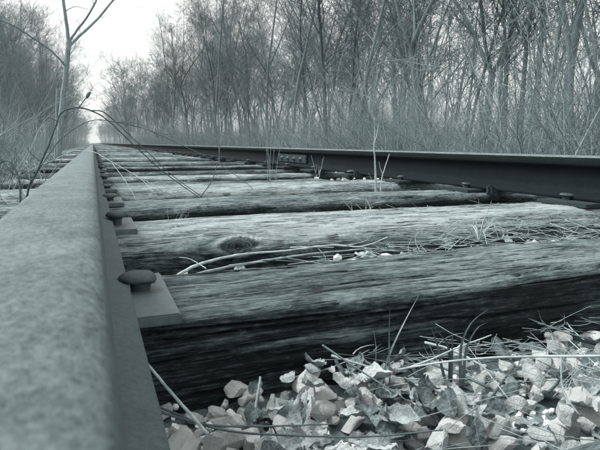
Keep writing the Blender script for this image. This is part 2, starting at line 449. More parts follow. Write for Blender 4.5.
X0, X1 = -0.50, 1.98
H = 0.165
def wear2(X, Sx, a, b):     # second tie: bleached band along its top, rounded grey shoulder
    return -0.10 * np.clip((Sx - b - 0.12) / 0.1, 0, 1) + 0.10 * np.exp(-((Sx - b - 0.03) / 0.05) ** 2)
def wear1(X, Sx, a, b):
    return 0.16 * np.clip((X - 0.25) / 0.5, 0, 1) * (Sx > a) - 0.12 * np.exp(-((X - 0.30) / 0.12) ** 2 - ((Sx - b - 0.06) / 0.05) ** 2)
def disp1(X, Sx, a, b):     # a slab splitting off the front edge towards the right end
    line = b + 0.014 + 0.004 * np.tanh(6 * np.sin(X * 31 + 1.0)) + 0.003 * np.tanh(5 * np.sin(X * 83)) + 0.001 * np.sin(X * 301)
    on = np.clip((X - 0.56) / 0.02, 0, 1) * np.clip((0.82 - X) / 0.03, 0, 1)
    d = -0.014 * on * np.exp(-((Sx - line) / 0.0026) ** 2)
    return d
tie_specs = [
    # name, y, W, extra
    ("wooden_tie", 0.02, 0.225, dict(xf0=-0.1, xf1=0.8, dxf=0.005, ns=110, seed=41, mat=W1, rf=0.012, rb=0.015, wear_top=0.62, wear_front=0.15),
     "nearest wooden railway tie, only its back corner showing at the bottom right", 0.0),
    ("wooden_tie", 0.577, 0.225, dict(xf0=0.0, xf1=1.15, dxf=0.0026, ns=400, seed=52, mat=W1, rf=0.012, rb=0.015, wear_top=0.50, wear_front=0.22, cracks=34, chunk=0.007, skew=0.02, wearf=wear1, dispf=disp1),
     "large grey railway tie with a nearly black split front, behind the white stones", 0.0),
    ("wooden_tie", 1.115, 0.27, dict(xf0=0.0, xf1=1.9, dxf=0.003, ns=260, seed=63, mat=W2, rf=0.062, rb=0.03, wear_top=0.80, wear_front=0.24, cracks=26, skew=0.0, knot=(0.285, 0.134, 0.036, 0.016), wearf=wear2),
     "rounded pale railway tie with a big dark knot in its side", 0.004),
    ("wooden_tie", 1.665, 0.24, dict(xf0=0.0, xf1=2.3, dxf=0.006, ns=150, seed=74, mat=W3, rf=0.035, rb=0.02, wear_top=0.66, wear_front=0.12, cracks=10),
     "grey railway tie with a black front, just behind the tie with the knot", 0.002),
    ("wooden_tie", 2.20, 0.30, dict(xf0=0.0, xf1=2.3, dxf=0.008, ns=120, seed=85, mat=W2, rf=0.05, rb=0.03, wear_top=0.80, wear_front=0.42, cracks=8),
     "broad pale bulging railway tie under the thin sapling's foot", 0.006),
]
TIE_Y = [t[1] for t in tie_specs]
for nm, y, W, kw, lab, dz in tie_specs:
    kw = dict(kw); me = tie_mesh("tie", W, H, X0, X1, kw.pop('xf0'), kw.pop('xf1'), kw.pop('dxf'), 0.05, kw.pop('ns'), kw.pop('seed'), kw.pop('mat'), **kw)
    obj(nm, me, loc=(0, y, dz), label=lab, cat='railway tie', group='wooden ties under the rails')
protoA = [tie_mesh("tie", 0.21 + 0.02 * (k % 3), H, X0, X1, 0.0, 2.2, 0.02, 0.06, 60, 100 + k * 11, [W1, W2, W3][k % 3], rf=0.02 + 0.012 * (k % 3), rb=0.02,
                   wear_top=[0.62, 0.80, 0.50, 0.72, 0.45][k % 5], wear_front=[0.0, 0.12, 0.0, 0.08, 0.02][k % 5], cracks=6) for k in range(8)]
y = 2.20; k = 0
ords = {4: 'fifth', 5: 'sixth', 6: 'seventh', 7: 'eighth', 8: 'ninth', 9: 'tenth'}
cnt = 5
while y < 95:
    y += 0.56 + rnd.uniform(-0.02, 0.03)
    me = protoA[k % 8] if k < 8 else protoA[rnd.randrange(8)]
    if cnt == 5:
        lab = 'pale railway tie whose broken end stops before the far rail, behind the bulging one'
    elif cnt < 12:
        lab = ['sixth', 'seventh', 'eighth', 'ninth', 'tenth', 'eleventh'][cnt - 6] + ' wooden railway tie counted from the near end, beyond the bulging pale one'
    elif cnt < 34: lab = 'narrow-looking weathered railway tie in the middle distance where the ties crowd together'
    else: lab = 'tiny far railway tie near the vanishing point of the track'
    g = 'wooden ties under the rails' if cnt < 12 else ('crowded ties in the middle distance' if cnt < 34 else 'far ties near the vanishing point')
    o = obj("wooden_tie", me, loc=(0, y, rnd.uniform(-0.022, 0.008)), rot=(rnd.uniform(-0.03, 0.03), 0, rnd.uniform(-0.012, 0.012)), label=lab, cat='railway tie', group=g)
    if cnt == 5: o.scale = (0.625, 1, 1); o.location.x = 0.02
    TIE_Y.append(y); k += 1; cnt += 1

# ------------------------------------------------------------------ rails
HH = 0.132
def rail_profile():
    # right half, from top centre clockwise to bottom centre (x, z above foot bottom)
    p = [(0.0, HH, 1), (0.012, HH - 0.0003, 1), (0.022, HH - 0.0012, 1), (0.0275, HH - 0.0030, 1), (0.0308, HH - 0.0062, 1), (0.0324, HH - 0.0100, 0),
         (0.0330, HH - 0.018, 0), (0.0330, HH - 0.026, 0), (0.0318, HH - 0.0295, 0), (0.0290, HH - 0.0325, 0), (0.014, HH - 0.0385, 0), (0.0095, HH - 0.044, 0), (0.0078, HH - 0.052, 0),
         (0.0072, 0.060, 0), (0.0078, 0.040, 0), (0.0105, 0.030, 0), (0.016, 0.0245, 0), (0.030, 0.0195, 0), (0.050, 0.0130, 0), (0.0595, 0.0100, 0), (0.0612, 0.0080, 0), (0.0612, 0.0015, 0), (0.0600, 0.0, 0), (0, 0, 0)]
    R = [(x, z) for x, z, _ in p]; M = [m for _, _, m in p]
    Lp = [(-x, z) for x, z in R[1:-1]][::-1]; LM = M[1:-1][::-1]
    return R + Lp, M + LM
def rail(name, xc, foot_z, y0, y1, label, seed, zs=1.0, mt=None):
    prof, M = rail_profile(); n = len(prof)
    ys = np.r_[np.arange(y0, 3, 0.01), geo(3, y1, 200, 2.5)]
    Pp = np.array(prof)
    Yg, K = np.meshgrid(ys, np.arange(n), indexing='ij')
    wob = 0.0006 * fbm(Yg * 30, K * 0.7, 0, seed)
    X = xc + Pp[K, 0] * (1 + wob * 6) + 0.002 * fbm(Yg * 0.2, 0 * Yg, 0, seed + 1, 2) * (Yg > 3)
    Z = foot_z + Pp[K, 1] * zs + wob * 0.5
    V = np.stack([X, Yg, Z], -1).reshape(-1, 3)
    i, j = np.meshgrid(np.arange(len(ys) - 1), np.arange(n), indexing='ij')
    j2 = (j + 1) % n
    Fq = np.stack([i * n + j, i * n + j2, (i + 1) * n + j2, (i + 1) * n + j], -1).reshape(-1, 4)
    me = mesh_from(name, V, Fq, mt or STEEL, True); me.materials.append(STEEL_TOP)
    Ma = np.array(M); mi = ((Ma[j.ravel()] == 1) & (Ma[j2.ravel()] == 1)).astype(np.int32)
    me.polygons.foreach_set('material_index', mi)
    return obj(name, me, label=label, cat='rail')
XL = -0.030
XR = 1.462
FZ = 0.015
rl = rail("rail", XL, FZ, -0.6, 400, "near rail filling the lower left, its worn top running straight to the vanishing point", 1)
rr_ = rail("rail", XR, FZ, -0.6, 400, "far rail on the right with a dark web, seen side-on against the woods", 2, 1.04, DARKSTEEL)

def box_mesh(name, sx, sy, sz, bev, mat, zf=None, seed=0):
    import bmesh
    bm = bmesh.new(); bmesh.ops.create_cube(bm, size=1.0)
    for v in bm.verts: v.co = Vector((v.co.x * sx, v.co.y * sy, v.co.z * sz))
    bmesh.ops.bevel(bm, geom=bm.edges[:], offset=bev, segments=2, affect='EDGES')
    if zf:
        for v in bm.verts: v.co = zf(v.co)
    me = bpy.data.meshes.new(name); bm.to_mesh(me); bm.free(); me.materials.append(mat)
    return me
# tie plates: left ones from under the rail to x = 0.078
pl_me = box_mesh("tie_plate", 0.215, 0.195, 0.012, 0.0016, PLATE)
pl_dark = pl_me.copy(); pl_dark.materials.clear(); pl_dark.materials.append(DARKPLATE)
def lathe(name, prof, n, mat, sx=1, sy=1, off=None):
    a = np.arange(n) * 2 * np.pi / n
    V = []; Fq = []
    for r, z in prof:
        for t in a: V.append((r * math.cos(t) * sx, r * math.sin(t) * sy, z))
    m = len(prof)
    for i in range(m - 1):
        for k in range(n): Fq.append((i * n + k, i * n + (k + 1) % n, (i + 1) * n + (k + 1) % n, (i + 1) * n + k))
    V = np.array(V)
    if off is not None: V = off(V)
    return mesh_from(name, V, Fq, mat, True)
def dent(V):
    V = V.copy(); V += 0.0022 * np.stack([fbm(V[:, 0] * 70, V[:, 1] * 70, V[:, 2] * 70, s) for s in (1, 2, 3)], 1); return V
# spike: domed oval head over a flared square shank
head_me = lathe("head", [(0.0001, 0.0125), (0.006, 0.0123), (0.012, 0.0113), (0.017, 0.0092), (0.0205, 0.0062), (0.0218, 0.0030), (0.0212, 0.0004), (0.0185, -0.0020), (0.013, -0.0035), (0.010, -0.005)], 28, SPIKE, 1.12, 0.92, dent)
def dent2(k):
    def f(V):
        V = V.copy(); V += 0.0026 * np.stack([fbm(V[:, 0] * 55 + k, V[:, 1] * 55, V[:, 2] * 55, s + k * 5, 5) for s in (1, 2, 3)], 1)
        V[:, 0] = np.where(V[:, 0] > 0.017 - 0.002 * k, 0.017 - 0.002 * k + (V[:, 0] - 0.017 + 0.002 * k) * 0.4, V[:, 0]); V[:, 2] += 0.08 * V[:, 1] * (k - 1.5)
        return V
    return f
head_mes = [lathe("head", [(0.0001, 0.0105), (0.006, 0.0104), (0.012, 0.0097), (0.017, 0.0080), (0.0208, 0.0052), (0.0222, 0.0026), (0.0215, 0.0002), (0.0185, -0.0022), (0.013, -0.0038), (0.010, -0.005)], 40, SPIKE, 1.12, 0.94, dent2(k)) for k in range(4)]
shank_me = lathe("shank", [(0.0060, 0.003), (0.0140, -0.001), (0.0128, -0.006), (0.0112, -0.014), (0.0108, -0.024), (0.0112, -0.036), (0.0112, -0.06)], 12, SPIKE, 1.0, 1.0, dent)
def spike(x, y, z, rz, lab, group, tilt=(0, 0)):
    e = obj("rail_spike", None, loc=(x, y, z), rot=(tilt[0], tilt[1], rz), label=lab, cat='rail spike', group=group)
    e.empty_display_size = 0.02
    obj("head", rnd.choice(head_mes), e, scale=(rnd.uniform(.92, 1.08), rnd.uniform(.85, 1.05), rnd.uniform(.75, 1.1))); obj("shank", shank_me, e)
    return e
for i, ty in enumerate(TIE_Y[:60]):
    if i == 0: continue
    Wt = 0.225
    yc = ty + 0.105 if i > 0 else ty + 0.1
    if i == 1: yc = 0.656
    if i == 2: yc = 1.262
    if i == 3: yc = 1.80
    near = ['nearest', 'second', 'third', 'fourth', 'fifth'][i - 1] if i <= 5 else None
    if i < 34:
        lab = (near + " steel tie plate sticking out from under the near rail") if near else "small tie plate far along the near rail's foot"
        obj("tie_plate", pl_me, loc=(XL, yc, 0.0078), rot=(0, 0, 0.0 if i < 4 else rnd.uniform(-.02, .02)), label=lab, cat='tie plate', group="tie plates along the near rail")
        lab = {1: "big rusted mushroom-headed spike standing high on the nearest plate", 2: "second raised spike along the near rail, on the tie with the knot", 3: "third spike along the near rail", 4: "fourth spike along the near rail", 5: "fifth spike along the near rail"}.get(i, "small dark spike head far along the near rail")
        if i == 1: spike(0.0455, 0.672, 0.0265, 0.2, lab, "spikes along the near rail", (0.03, 0.02))
        else: spike(0.041 + rnd.uniform(-.003, .004), yc - 0.01 + rnd.uniform(-.03, .03), [0, 0, 0.033, 0.026][i] if i < 4 else 0.022 + rnd.uniform(-.004, .006), rnd.uniform(0, 3), lab, "spikes along the near rail", (rnd.uniform(-.1, .1), rnd.uniform(-.1, .1)))
    if i < 20:
        lab = "tie plate under the far rail, " + ["", "on the nearest visible tie", "on the tie with the knot", "on the third tie", "on the bulging pale tie"][i] if i < 5 else "tie plate under the far rail on one of the more distant ties"
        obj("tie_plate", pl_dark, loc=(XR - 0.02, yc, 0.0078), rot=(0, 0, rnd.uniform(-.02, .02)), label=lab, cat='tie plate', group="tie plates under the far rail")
        lab = "spike head on the far rail's foot, " + ["", "outside the right of the picture", "rightmost one, over the tie with the knot", "second from the right", "third from the right"][i] if i < 5 else "small spike head far along the far rail's foot"
        if i > 1:
            sy = {2: 1.30, 3: 1.80}.get(i, yc)
            spike(XR - 0.062, sy, 0.026, rnd.uniform(0, 3), lab, "spikes along the far rail", (rnd.uniform(-.06, .06), 0.05))
# joint bar on the far rail with its bolts
jb = box_mesh("joint_bar", 0.016, 0.62, 0.062, 0.004, mat_steel("joint_bar_steel", 0.02, 0.07, 90, 0.8, 0.0, 0.15), None)
jo = obj("joint_bar", jb, rr_, loc=(XR - 0.0185, 3.98, FZ + 0.058))
bolt = lathe("bolt", [(0.016, -0.01), (0.016, 0.008), (0.008, 0.009), (0.008, 0.018), (0.0001, 0.019)], 10, SPIKE)
for q in (-0.21, -0.07, 0.07, 0.21):
    obj("bolt", bolt, jo, loc=(-0.008, q, 0), rot=(0, -math.pi / 2, 0))
anc = box_mesh("rail_anchor", 0.055, 0.028, 0.045, 0.009, DARKPLATE, lambda c: Vector((c.x, c.y, c.z - 0.5 * c.x)))
obj("rail_anchor", anc, rr_, loc=(XR - 0.066, 1.637, 0.006))
obj("rail_anchor", anc, rr_, loc=(XR - 0.066, 2.75, 0.006))
obj("rail_anchor", anc, rr_, loc=(XR - 0.066, 3.3, 0.006))

# ------------------------------------------------------------------ ballast stones
import bmesh
def stone_mesh(seed, sub=3):
    r = np.random.RandomState(seed)
    bm = bmesh.new(); bmesh.ops.create_icosphere(bm, subdivisions=sub, radius=0.5)
    V = np.array([v.co[:] for v in bm.verts])
    sc = np.array([1.0, r.uniform(0.65, 0.95), r.uniform(0.45, 0.8)])
    for _ in range(16):
        n_ = r.randn(3); n_ /= np.linalg.norm(n_); dd = r.uniform(0.17, 0.38)
        ex = np.clip(V @ n_ - dd, 0, None); V = V - ex[:, None] * n_
    V = V * sc * 1.36
    V += 0.020 * np.stack([fbm(V[:, 0] * 5, V[:, 1] * 5, V[:, 2] * 5, seed + k, 3) for k in range(3)], 1)
    for v, c in zip(bm.verts, V): v.co = c
    me = bpy.data.meshes.new("stone"); bm.to_mesh(me); bm.free(); me.materials.append(STONE)
    me.polygons.foreach_set('use_smooth', np.full(len(me.polygons), sub > 2, bool))
    if sub > 2: me.set_sharp_from_angle(angle=math.radians(17))
    return me
stones = [stone_mesh(200 + k) for k in range(16)]
chips = [stone_mesh(200 + k, 1) for k in range(16)]
class Heap:
    def __init__(s, x0, x1, y0, y1, c=0.006):
        s.x0, s.y0, s.c = x0, y0, c
        s.nx, s.ny = int((x1 - x0) / c) + 1, int((y1 - y0) / c) + 1
        X, Y = np.meshgrid(x0 + np.arange(s.nx) * c, y0 + np.arange(s.ny) * c, indexing='ij')
        s.h = bed_base(X, Y)
    def drop(s, x, y, r, hgt):
        i0, i1 = int((x - r - s.x0) / s.c), int((x + r - s.x0) / s.c) + 1
        j0, j1 = int((y - r - s.y0) / s.c), int((y + r - s.y0) / s.c) + 1
        i0 = max(i0, 0); j0 = max(j0, 0)
        sub = s.h[i0:i1, j0:j1]
        if sub.size == 0: return None
        z = np.percentile(sub, 70)
        I, J = np.meshgrid(np.arange(i0, i0 + sub.shape[0]), np.arange(j0, j0 + sub.shape[1]), indexing='ij')
        d2 = ((s.x0 + I * s.c - x) ** 2 + (s.y0 + J * s.c - y) ** 2) / (r * r)
        top = z + hgt * np.sqrt(np.clip(1 - d2, 0, 1))
        s.h[i0:i1, j0:j1] = np.where(d2 < 1, np.maximum(sub, top), sub)
        return z + hgt * 0.38
hp = Heap(0.0, 1.3, 0.22, 0.60)
def target_h(x, y):
    return -0.080 + 0.024 * max(0, min(1, (x - 0.22) / 0.15)) * max(0, min(1, (0.50 - y) / 0.14)) + 0.012 * max(0, (x - 0.5))
nst = 0; tries = 0
while nst < 265 and tries < 5000:
    tries += 1
    x = rnd.uniform(0.03, 0.74); y = rnd.uniform(0.25, 0.572)
    sz = rnd.choice([0.020, 0.024, 0.028, 0.032, 0.037]) * rnd.uniform(0.85, 1.15)
    
    if y < 0.43 - 0.72 * x: continue
    i, j = int((x - hp.x0) / hp.c), int((y - hp.y0) / hp.c)
    if hp.h[i, j] > target_h(x, y): continue
    z = hp.drop(x, y, sz * 0.5, sz * 0.62)
    if z is None: continue
    obj("stone", rnd.choice(stones), bed, loc=(x, y, z), rot=(rnd.uniform(-.5, .5), rnd.uniform(-.5, .5), rnd.uniform(0, 6.28)), scale=(sz,) * 3)
    nst += 1
# big pale stones named by eye at the foot of the nearest tie
def merged(name, protos, items, mat=None, parent=None, kind='stuff', **kw):
    """join copies of meshes into one object; items = (proto_index, loc, euler, scale)"""
    data = []
    for me in protos:
        v = np.empty(len(me.vertices) * 3, np.float32); me.vertices.foreach_get('co', v)
        me.calc_loop_triangles(); t = np.empty(len(me.loop_triangles) * 3, np.int32); me.loop_triangles.foreach_get('vertices', t)
        data.append((v.reshape(-1, 3), t.reshape(-1, 3)))
    Vs, Ts, off = [], [], 0
    from mathutils import Euler
    for k, loc, eu, sc in items:
        v, t = data[k]; M = np.array(Euler(eu).to_matrix())
        Vs.append((v * np.array(sc)) @ M.T + np.array(loc)); Ts.append(t + off); off += len(v)
    me = mesh_from(name, np.concatenate(Vs), np.concatenate(Ts), mat or protos[0].materials[0])
    return obj(name, me, parent, kind=kind, **kw)
items = []
def in_tie(y):
    return any(ty - 0.01 < y < ty + 0.25 for ty in TIE_Y[:40])
r2 = random.Random(5)
for _ in range(9000):
    x = r2.uniform(-1.2, 3.0); y = 0.6 + 7.5 * r2.random() ** 1.5
    if -0.5 < x < 1.98 and in_tie(y): continue
    sz = r2.uniform(0.02, 0.045)
    lift = 0.035 if 0.8 < y < 1.12 else 0.02
    items.append((r2.randrange(16), (x, y, float(bed_base(x, y)) + r2.uniform(0, 1) * lift + 0.004 + (0.045 if x > 1.3 and y > 1.3 else 0)), (r2.uniform(-.6, .6), r2.uniform(-.6, .6), r2.uniform(0, 6)), (sz,) * 3))
for _ in range(1400):   # small chips between the stones in front
    x = r2.uniform(0.03, 1.0); y = r2.uniform(0.26, 0.57); i, j = int((x - hp.x0) / hp.c), int((y - hp.y0) / hp.c)
    if hp.h[i, j] > -0.092: continue
    sz = r2.uniform(0.006, 0.016)
    items.append((r2.randrange(16), (x, y, hp.h[i, j] + 0.001), (r2.uniform(-3, 3), r2.uniform(-3, 3), 0), (sz,) * 3))
merged("stone_heap", chips, items, STONE, bed)

# ------------------------------------------------------------------ leaves, straw, twigs
def leaf_mesh(seed):
    r = np.random.RandomState(seed)
    nu, nv = 12, 7
    V = []
    cu, cv, tw = r.uniform(-2.2, 2.8), r.uniform(1.0, 3.2) * r.choice([-1, 1]), r.uniform(-1.5, 1.5)
    lob = r.uniform(0.02, 0.16); wd0 = r.uniform(0.22, 0.38); ph = r.uniform(0, 6)
    for i in range(nu):
        u = i / (nu - 1)
        wdt = wd0 * math.sin(math.pi * min(1, u * 0.93 + 0.05)) ** 0.7 * (1 + lob * math.sin(u * 17 + ph))
        for j in range(nv):
            v = (j / (nv - 1) - 0.5) * 2
            x = u - 0.5; yy = v * wdt
            z = cu * 0.25 * (x * x) + cv * 0.8 * yy * yy + tw * x * yy * 0.9 + 0.05 * math.sin(9 * u + 5 * v + ph) + 0.03 * math.sin(19 * u - 7 * v + ph) - 0.02 * math.exp(-(v * 4) ** 2)
            V.append((x, yy, z))
    Fq = [(i * nv + j, (i + 1) * nv + j, (i + 1) * nv + j + 1, i * nv + j + 1) for i in range(nu - 1) for j in range(nv - 1)]
    return mesh_from("dead_leaf", np.array(V), Fq, LEAF, True)
leaves = [leaf_mesh(300 + k) for k in range(12)]
def hh(x, y):
    i, j = int((x - hp.x0) / hp.c), int((y - hp.y0) / hp.c)
    i = min(max(i, 0), hp.nx - 1); j = min(max(j, 0), hp.ny - 1)
    return float(hp.h[i, j])
r3 = random.Random(9)
def hmax(x, y, r=0.012):
    return max(hh(x + a * r, y + b * r) for a in (-1, 0, 1) for b in (-1, 0, 1))
for k in range(215):
    x = r3.gauss(0.26, 0.07) if k < 120 else r3.uniform(0.12, 0.72); y = r3.uniform(0.25, 0.545)
    if x < 0.1 or y < 0.42 - 0.72 * x: continue
    s = r3.uniform(0.016, 0.040)
    obj("dead_leaf", r3.choice(leaves), bed, loc=(x, y, hmax(x, y) + 0.001 + r3.uniform(0, .004)), rot=(r3.gauss(0, .35), r3.gauss(0, .35), r3.uniform(0, 6.28)), scale=(s, s, s))
for k in range(40):    # stones lying on top of the leaves
    x = r3.uniform(0.33, 0.70); y = r3.uniform(0.30, 0.545); sz = r3.uniform(0.020, 0.032)
    z = hp.drop(x, y, sz * 0.45, sz * 0.6)
    obj("stone", r3.choice(stones), bed, loc=(x, y, z + 0.002), rot=(r3.uniform(-.5, .5), r3.uniform(-.5, .5), r3.uniform(0, 6.28)), scale=(sz,) * 3)
items = []
for _ in range(1200):
    x = r3.uniform(-1.3, 3.0); y = 0.8 + 7 * r3.random() ** 1.4
    if -0.5 < x < 1.98 and in_tie(y): continue
    s = r3.uniform(0.02, 0.06); up_ = 0.045 if 0.8 < y < 1.12 and x > 0.5 else 0.02
    items.append((r3.randrange(12), (x, y, float(bed_base(x, y)) + up_ + r3.uniform(0, .02)), (r3.gauss(0, .5), r3.gauss(0, .5), r3.uniform(0, 6)), (s,) * 3))
for _ in range(3500):  # leaf litter left of the track
    x = -0.55 - 3.5 * r3.random() ** 1.3; y = r3.uniform(1.5, 14); s = r3.uniform(0.04, 0.09)
    items.append((r3.randrange(12), (x, y, float(ground_z(np.array(x), np.array(y))) + 0.03 + r3.uniform(0, .03) + (0.04 if x > -1 else 0)), (r3.gauss(0, .5), r3.gauss(0, .5), r3.uniform(0, 6)), (s,) * 3))
merged("leaf_litter", leaves, items, LEAF, None, label='scattered dead leaves between the ties and beside the track', cat='leaf litter')

def straw_paths(n, xr, yr, zf, lr, rad, r, bend=0.3, tilt=0.15):
    out = []
    for _ in range(n):
        x, y = r.uniform(*xr), r.uniform(*yr); L = r.uniform(*lr); a = r.gauss(0.0, 0.7) if r.random() < 0.6 else r.uniform(0, 6.28)
        z = zf(x, y) + r.uniform(0, 0.012)
        d = np.array([math.cos(a), math.sin(a), r.gauss(0, tilt)]); d2 = np.array([-math.sin(a), math.cos(a), r.gauss(0, 0.5)]) * r.gauss(0, bend)
        t = np.linspace(-.5, .5, 5)
        P = np.array([x, y, z]) + L * (t[:, None] * d + (t[:, None] ** 2) * d2)
        out.append((P, np.linspace(rad, rad * .5, 5) * r.uniform(.6, 1.4)))
    return out
r4 = random.Random(12)
def hz(x, y): return hmax(x, y) + 0.002
# straw over the right half of the stone heap
V, Fq = tubes(straw_paths(260, (0.26, 0.80), (0.27, 0.57), hz, (0.03, 0.11), 0.0005, r4), 3)
obj("straw", mesh_from("straw", V, Fq, STRAW, True), bed, kind='stuff')
# straw between first and second ties, piled to the right
def crib(x, y): return float(-0.07 + 0.06 * min(1, max(0, (x - 0.40) / 0.5)))
P_ = straw_paths(230, (0.42, 1.5), (0.83, 1.08), crib, (0.06, 0.25), 0.0008, r4, 0.25, 0.10)
P_ += straw_paths(120, (0.6, 1.6), (1.42, 1.62), lambda x, y: -0.05, (0.06, 0.25), 0.0009, r4)
P_ += straw_paths(300, (-1.4, -0.5), (1.5, 6), lambda x, y: -0.12, (0.1, 0.35), 0.0015, r4)
V, Fq = tubes(P_, 3)
obj("straw", mesh_from("straw", V, Fq, STRAW, True), bed, kind='stuff')
# twigs one can pick out on the heap
for k in range(55):
    x, y = r4.uniform(0.2, 0.75), r4.uniform(0.28, 0.56)
    p = straw_paths(1, (x, x), (y, y), lambda a, b: hmax(a, b) + 0.004, (0.05, 0.15), 0.0014, r4, 0.2, 0.12)
    V, Fq = tubes(p, 4, True)
    obj("twig", mesh_from("twig", V, Fq, r4.choice([PALE, CANE, STRAW]), True), bed)

def stick(name, label, cat, mat, parts, group=None, sides=6):
    """parts: list of (pts, r0, r1, n). first is the thing itself, others child twigs"""
    main = None
    for i, (pts, r0, r1, n) in enumerate(parts):
        p = smooth_path(pts, r0, r1, n, min(r0, 0.003) * 0.12)
        # nodes: slight swellings
        r = p[1] * (1 + 0.12 * np.abs(np.sin(np.arange(n) * 1.7)))
        V, Fq = tubes([(p[0], r)], sides)
        me = mesh_from(name if i == 0 else "side_twig", V, Fq, mat, True)
        if i == 0: main = obj(name, me, label=label, cat=cat, group=group)
        else: obj("side_twig", me, main)
    return main
stick("fallen_stick", "longer pale stick across the gap before the knotted tie, its forked tip rising", "stick", PALE,
      [([(0.100, 0.84, -0.030), (0.115, 0.85, -0.016), (0.156, 0.88, -0.008), (0.228, 0.93, -0.008), (0.333, 0.93, -0.006), (0.409, 0.92, -0.000), (0.467, 0.9, -0.003), (0.505, 0.87, 0.018)], 0.0027, 0.0011, 40),
       ([(0.333, 0.93, -0.001), (0.36, 0.90, 0.004), (0.395, 0.87, 0.006)], 0.0012, 0.0005, 8),
       ([(0.44, 0.91, -0.001), (0.47, 0.89, 0.010), (0.478, 0.885, 0.022)], 0.0012, 0.0006, 8)])
stick("fallen_stick", "thinner pale stick lying just in front of the longer one between the two nearest ties", "stick", PALE,
      [([(0.09, 0.82, -0.03), (0.128, 0.83, -0.015), (0.221, 0.87, -0.012), (0.334, 0.88, -0.006), (0.437, 0.89, -0.006), (0.52, 0.9, -0.01)], 0.0026, 0.0012, 34),
       ([(0.2, 0.86, -0.009), (0.23, 0.83, 0.0), (0.25, 0.815, 0.002)], 0.001, 0.0005, 8),
       ([(0.16, 0.85, -0.009), (0.14, 0.88, 0.002), (0.125, 0.9, 0.002)], 0.001, 0.0005, 8)])
stick("fallen_stick", "slanting bare twig leaning from the near rail's foot down onto the stones", "stick", PALE,
      [([(0.030, 0.535, -0.010), (0.040, 0.51, -0.021), (0.054, 0.48, -0.034), (0.066, 0.455, -0.044), (0.079, 0.43, -0.055)], 0.0011, 0.0015, 20)])
stick("fallen_stick", "dark thin twig lying over the white stones beside the near rail", "stick", CANE,
      [([(0.035, 0.5, -0.056), (0.068, 0.46, -0.056), (0.1, 0.44, -0.057), (0.184, 0.41, -0.056)], 0.0014, 0.0006, 26)])
stick("fallen_stick", "second dark twig crossing the white stones at the very bottom of the picture", "stick", CANE,
      [([(0.037, 0.5, -0.052), (0.091, 0.44, -0.058), (0.152, 0.4, -0.055), (0.203, 0.37, -0.05), (0.26, 0.35, -0.045)], 0.0012, 0.0006, 26)])
stick("upright_twig", "short broken twig standing up against the black tie face", "twig", PALE,
      [([(0.140, 0.5, -0.085), (0.145, 0.51, -0.072), (0.151, 0.52, -0.060), (0.153, 0.523, -0.054)], 0.0014, 0.0011, 10)])
stick("fallen_stick", "long straight pale twig lying across the leaves on the right of the stone heap", "stick", PALE,
      [([(0.28, 0.455, -0.038), (0.325, 0.43, -0.026), (0.366, 0.39, -0.012), (0.421, 0.335, 0.002), (0.47, 0.29, 0.012)], 0.0009, 0.0013, 26),
       ([(0.395, 0.36, -0.005), (0.385, 0.345, -0.03), (0.388, 0.33, -0.045)], 0.0010, 0.0007, 8)])
stick("fallen_stick", "slanting pale twig branching up from the left end of the long straight one", "stick", PALE,
      [([(0.28, 0.455, -0.040), (0.315, 0.452, -0.032), (0.345, 0.45, -0.023), (0.392, 0.45, -0.014)], 0.0011, 0.0006, 18)])

# arching canes
stick("arching_cane", "thick dark cane rising beside the near rail and arching over it down onto the ties", "cane", CANE,
      [([(-0.235, 1.95, -0.12), (-0.205, 1.95, 0.041), (-0.179, 1.95, 0.092), (-0.145, 1.95, 0.163), (-0.11, 1.95, 0.246), (-0.092, 1.95, 0.288), (-0.049, 1.95, 0.305), (0.003, 1.95, 0.296), (0.063, 1.95, 0.255), (0.133, 1.94, 0.181), (0.229, 1.93, 0.088), (0.348, 1.93, -0.003)], 0.0040, 0.0014, 60),
       ([(0.003, 1.95, 0.298), (0.04, 1.96, 0.293), (0.086, 1.97, 0.252), (0.16, 1.95, 0.176), (0.254, 1.94, 0.080), (0.362, 1.93, -0.004)], 0.0019, 0.0012, 40),
       ([(-0.10, 1.95, 0.26), (-0.14, 1.94, 0.275), (-0.17, 1.93, 0.262)], 0.0016, 0.0006, 8),
       ([(-0.16, 1.95, 0.13), (-0.20, 1.97, 0.17), (-0.21, 2.0, 0.215), (-0.235, 2.0, 0.235)], 0.0022, 0.0008, 12),
       ([(-0.19, 1.95, 0.07), (-0.24, 1.9, 0.10), (-0.275, 1.88, 0.16)], 0.0022, 0.0008, 12)])
cane2 = stick("arching_cane", "thin cane making a lower arch over the near rail behind the thick dark one", "cane", CANE,
      [([(-0.25, 2.1, -0.10), (-0.214, 2.1, 0.043), (-0.143, 2.2, 0.166), (-0.102, 2.2, 0.213), (-0.05, 2.25, 0.255), (0.012, 2.3, 0.281), (0.075, 2.3, 0.276), (0.158, 2.3, 0.259), (0.219, 2.3, 0.24), (0.318, 2.3, 0.196), (0.431, 2.25, 0.138), (0.566, 2.2, 0.047), (0.62, 2.2, 0.0)], 0.0024, 0.0009, 60),
       ([(0.10, 2.3, 0.274), (0.16, 2.28, 0.270), (0.215, 2.26, 0.245), (0.25, 2.25, 0.205)], 0.0013, 0.0005, 12),
       ([(0.219, 2.3, 0.24), (0.28, 2.28, 0.226), (0.33, 2.27, 0.232)], 0.0011, 0.0004, 10)])
bud = leaf_mesh(777); bud.materials.clear(); bud.materials.append(LEAF)
budo = stick("seed_head", "small dried bud on a stalk sticking up from the top of the arching cane", "seed head", CANE,
      [([(-0.04, 1.95, 0.305), (-0.033, 1.95, 0.313), (-0.024, 1.95, 0.324), (-0.010, 1.95, 0.342)], 0.0018, 0.0012, 10)])
pod = lathe("bud", [(0.0003, -0.020), (0.005, -0.014), (0.0085, -0.004), (0.0075, 0.006), (0.004, 0.014), (0.0003, 0.019)], 10, CANE, 1, 0.8, dent)
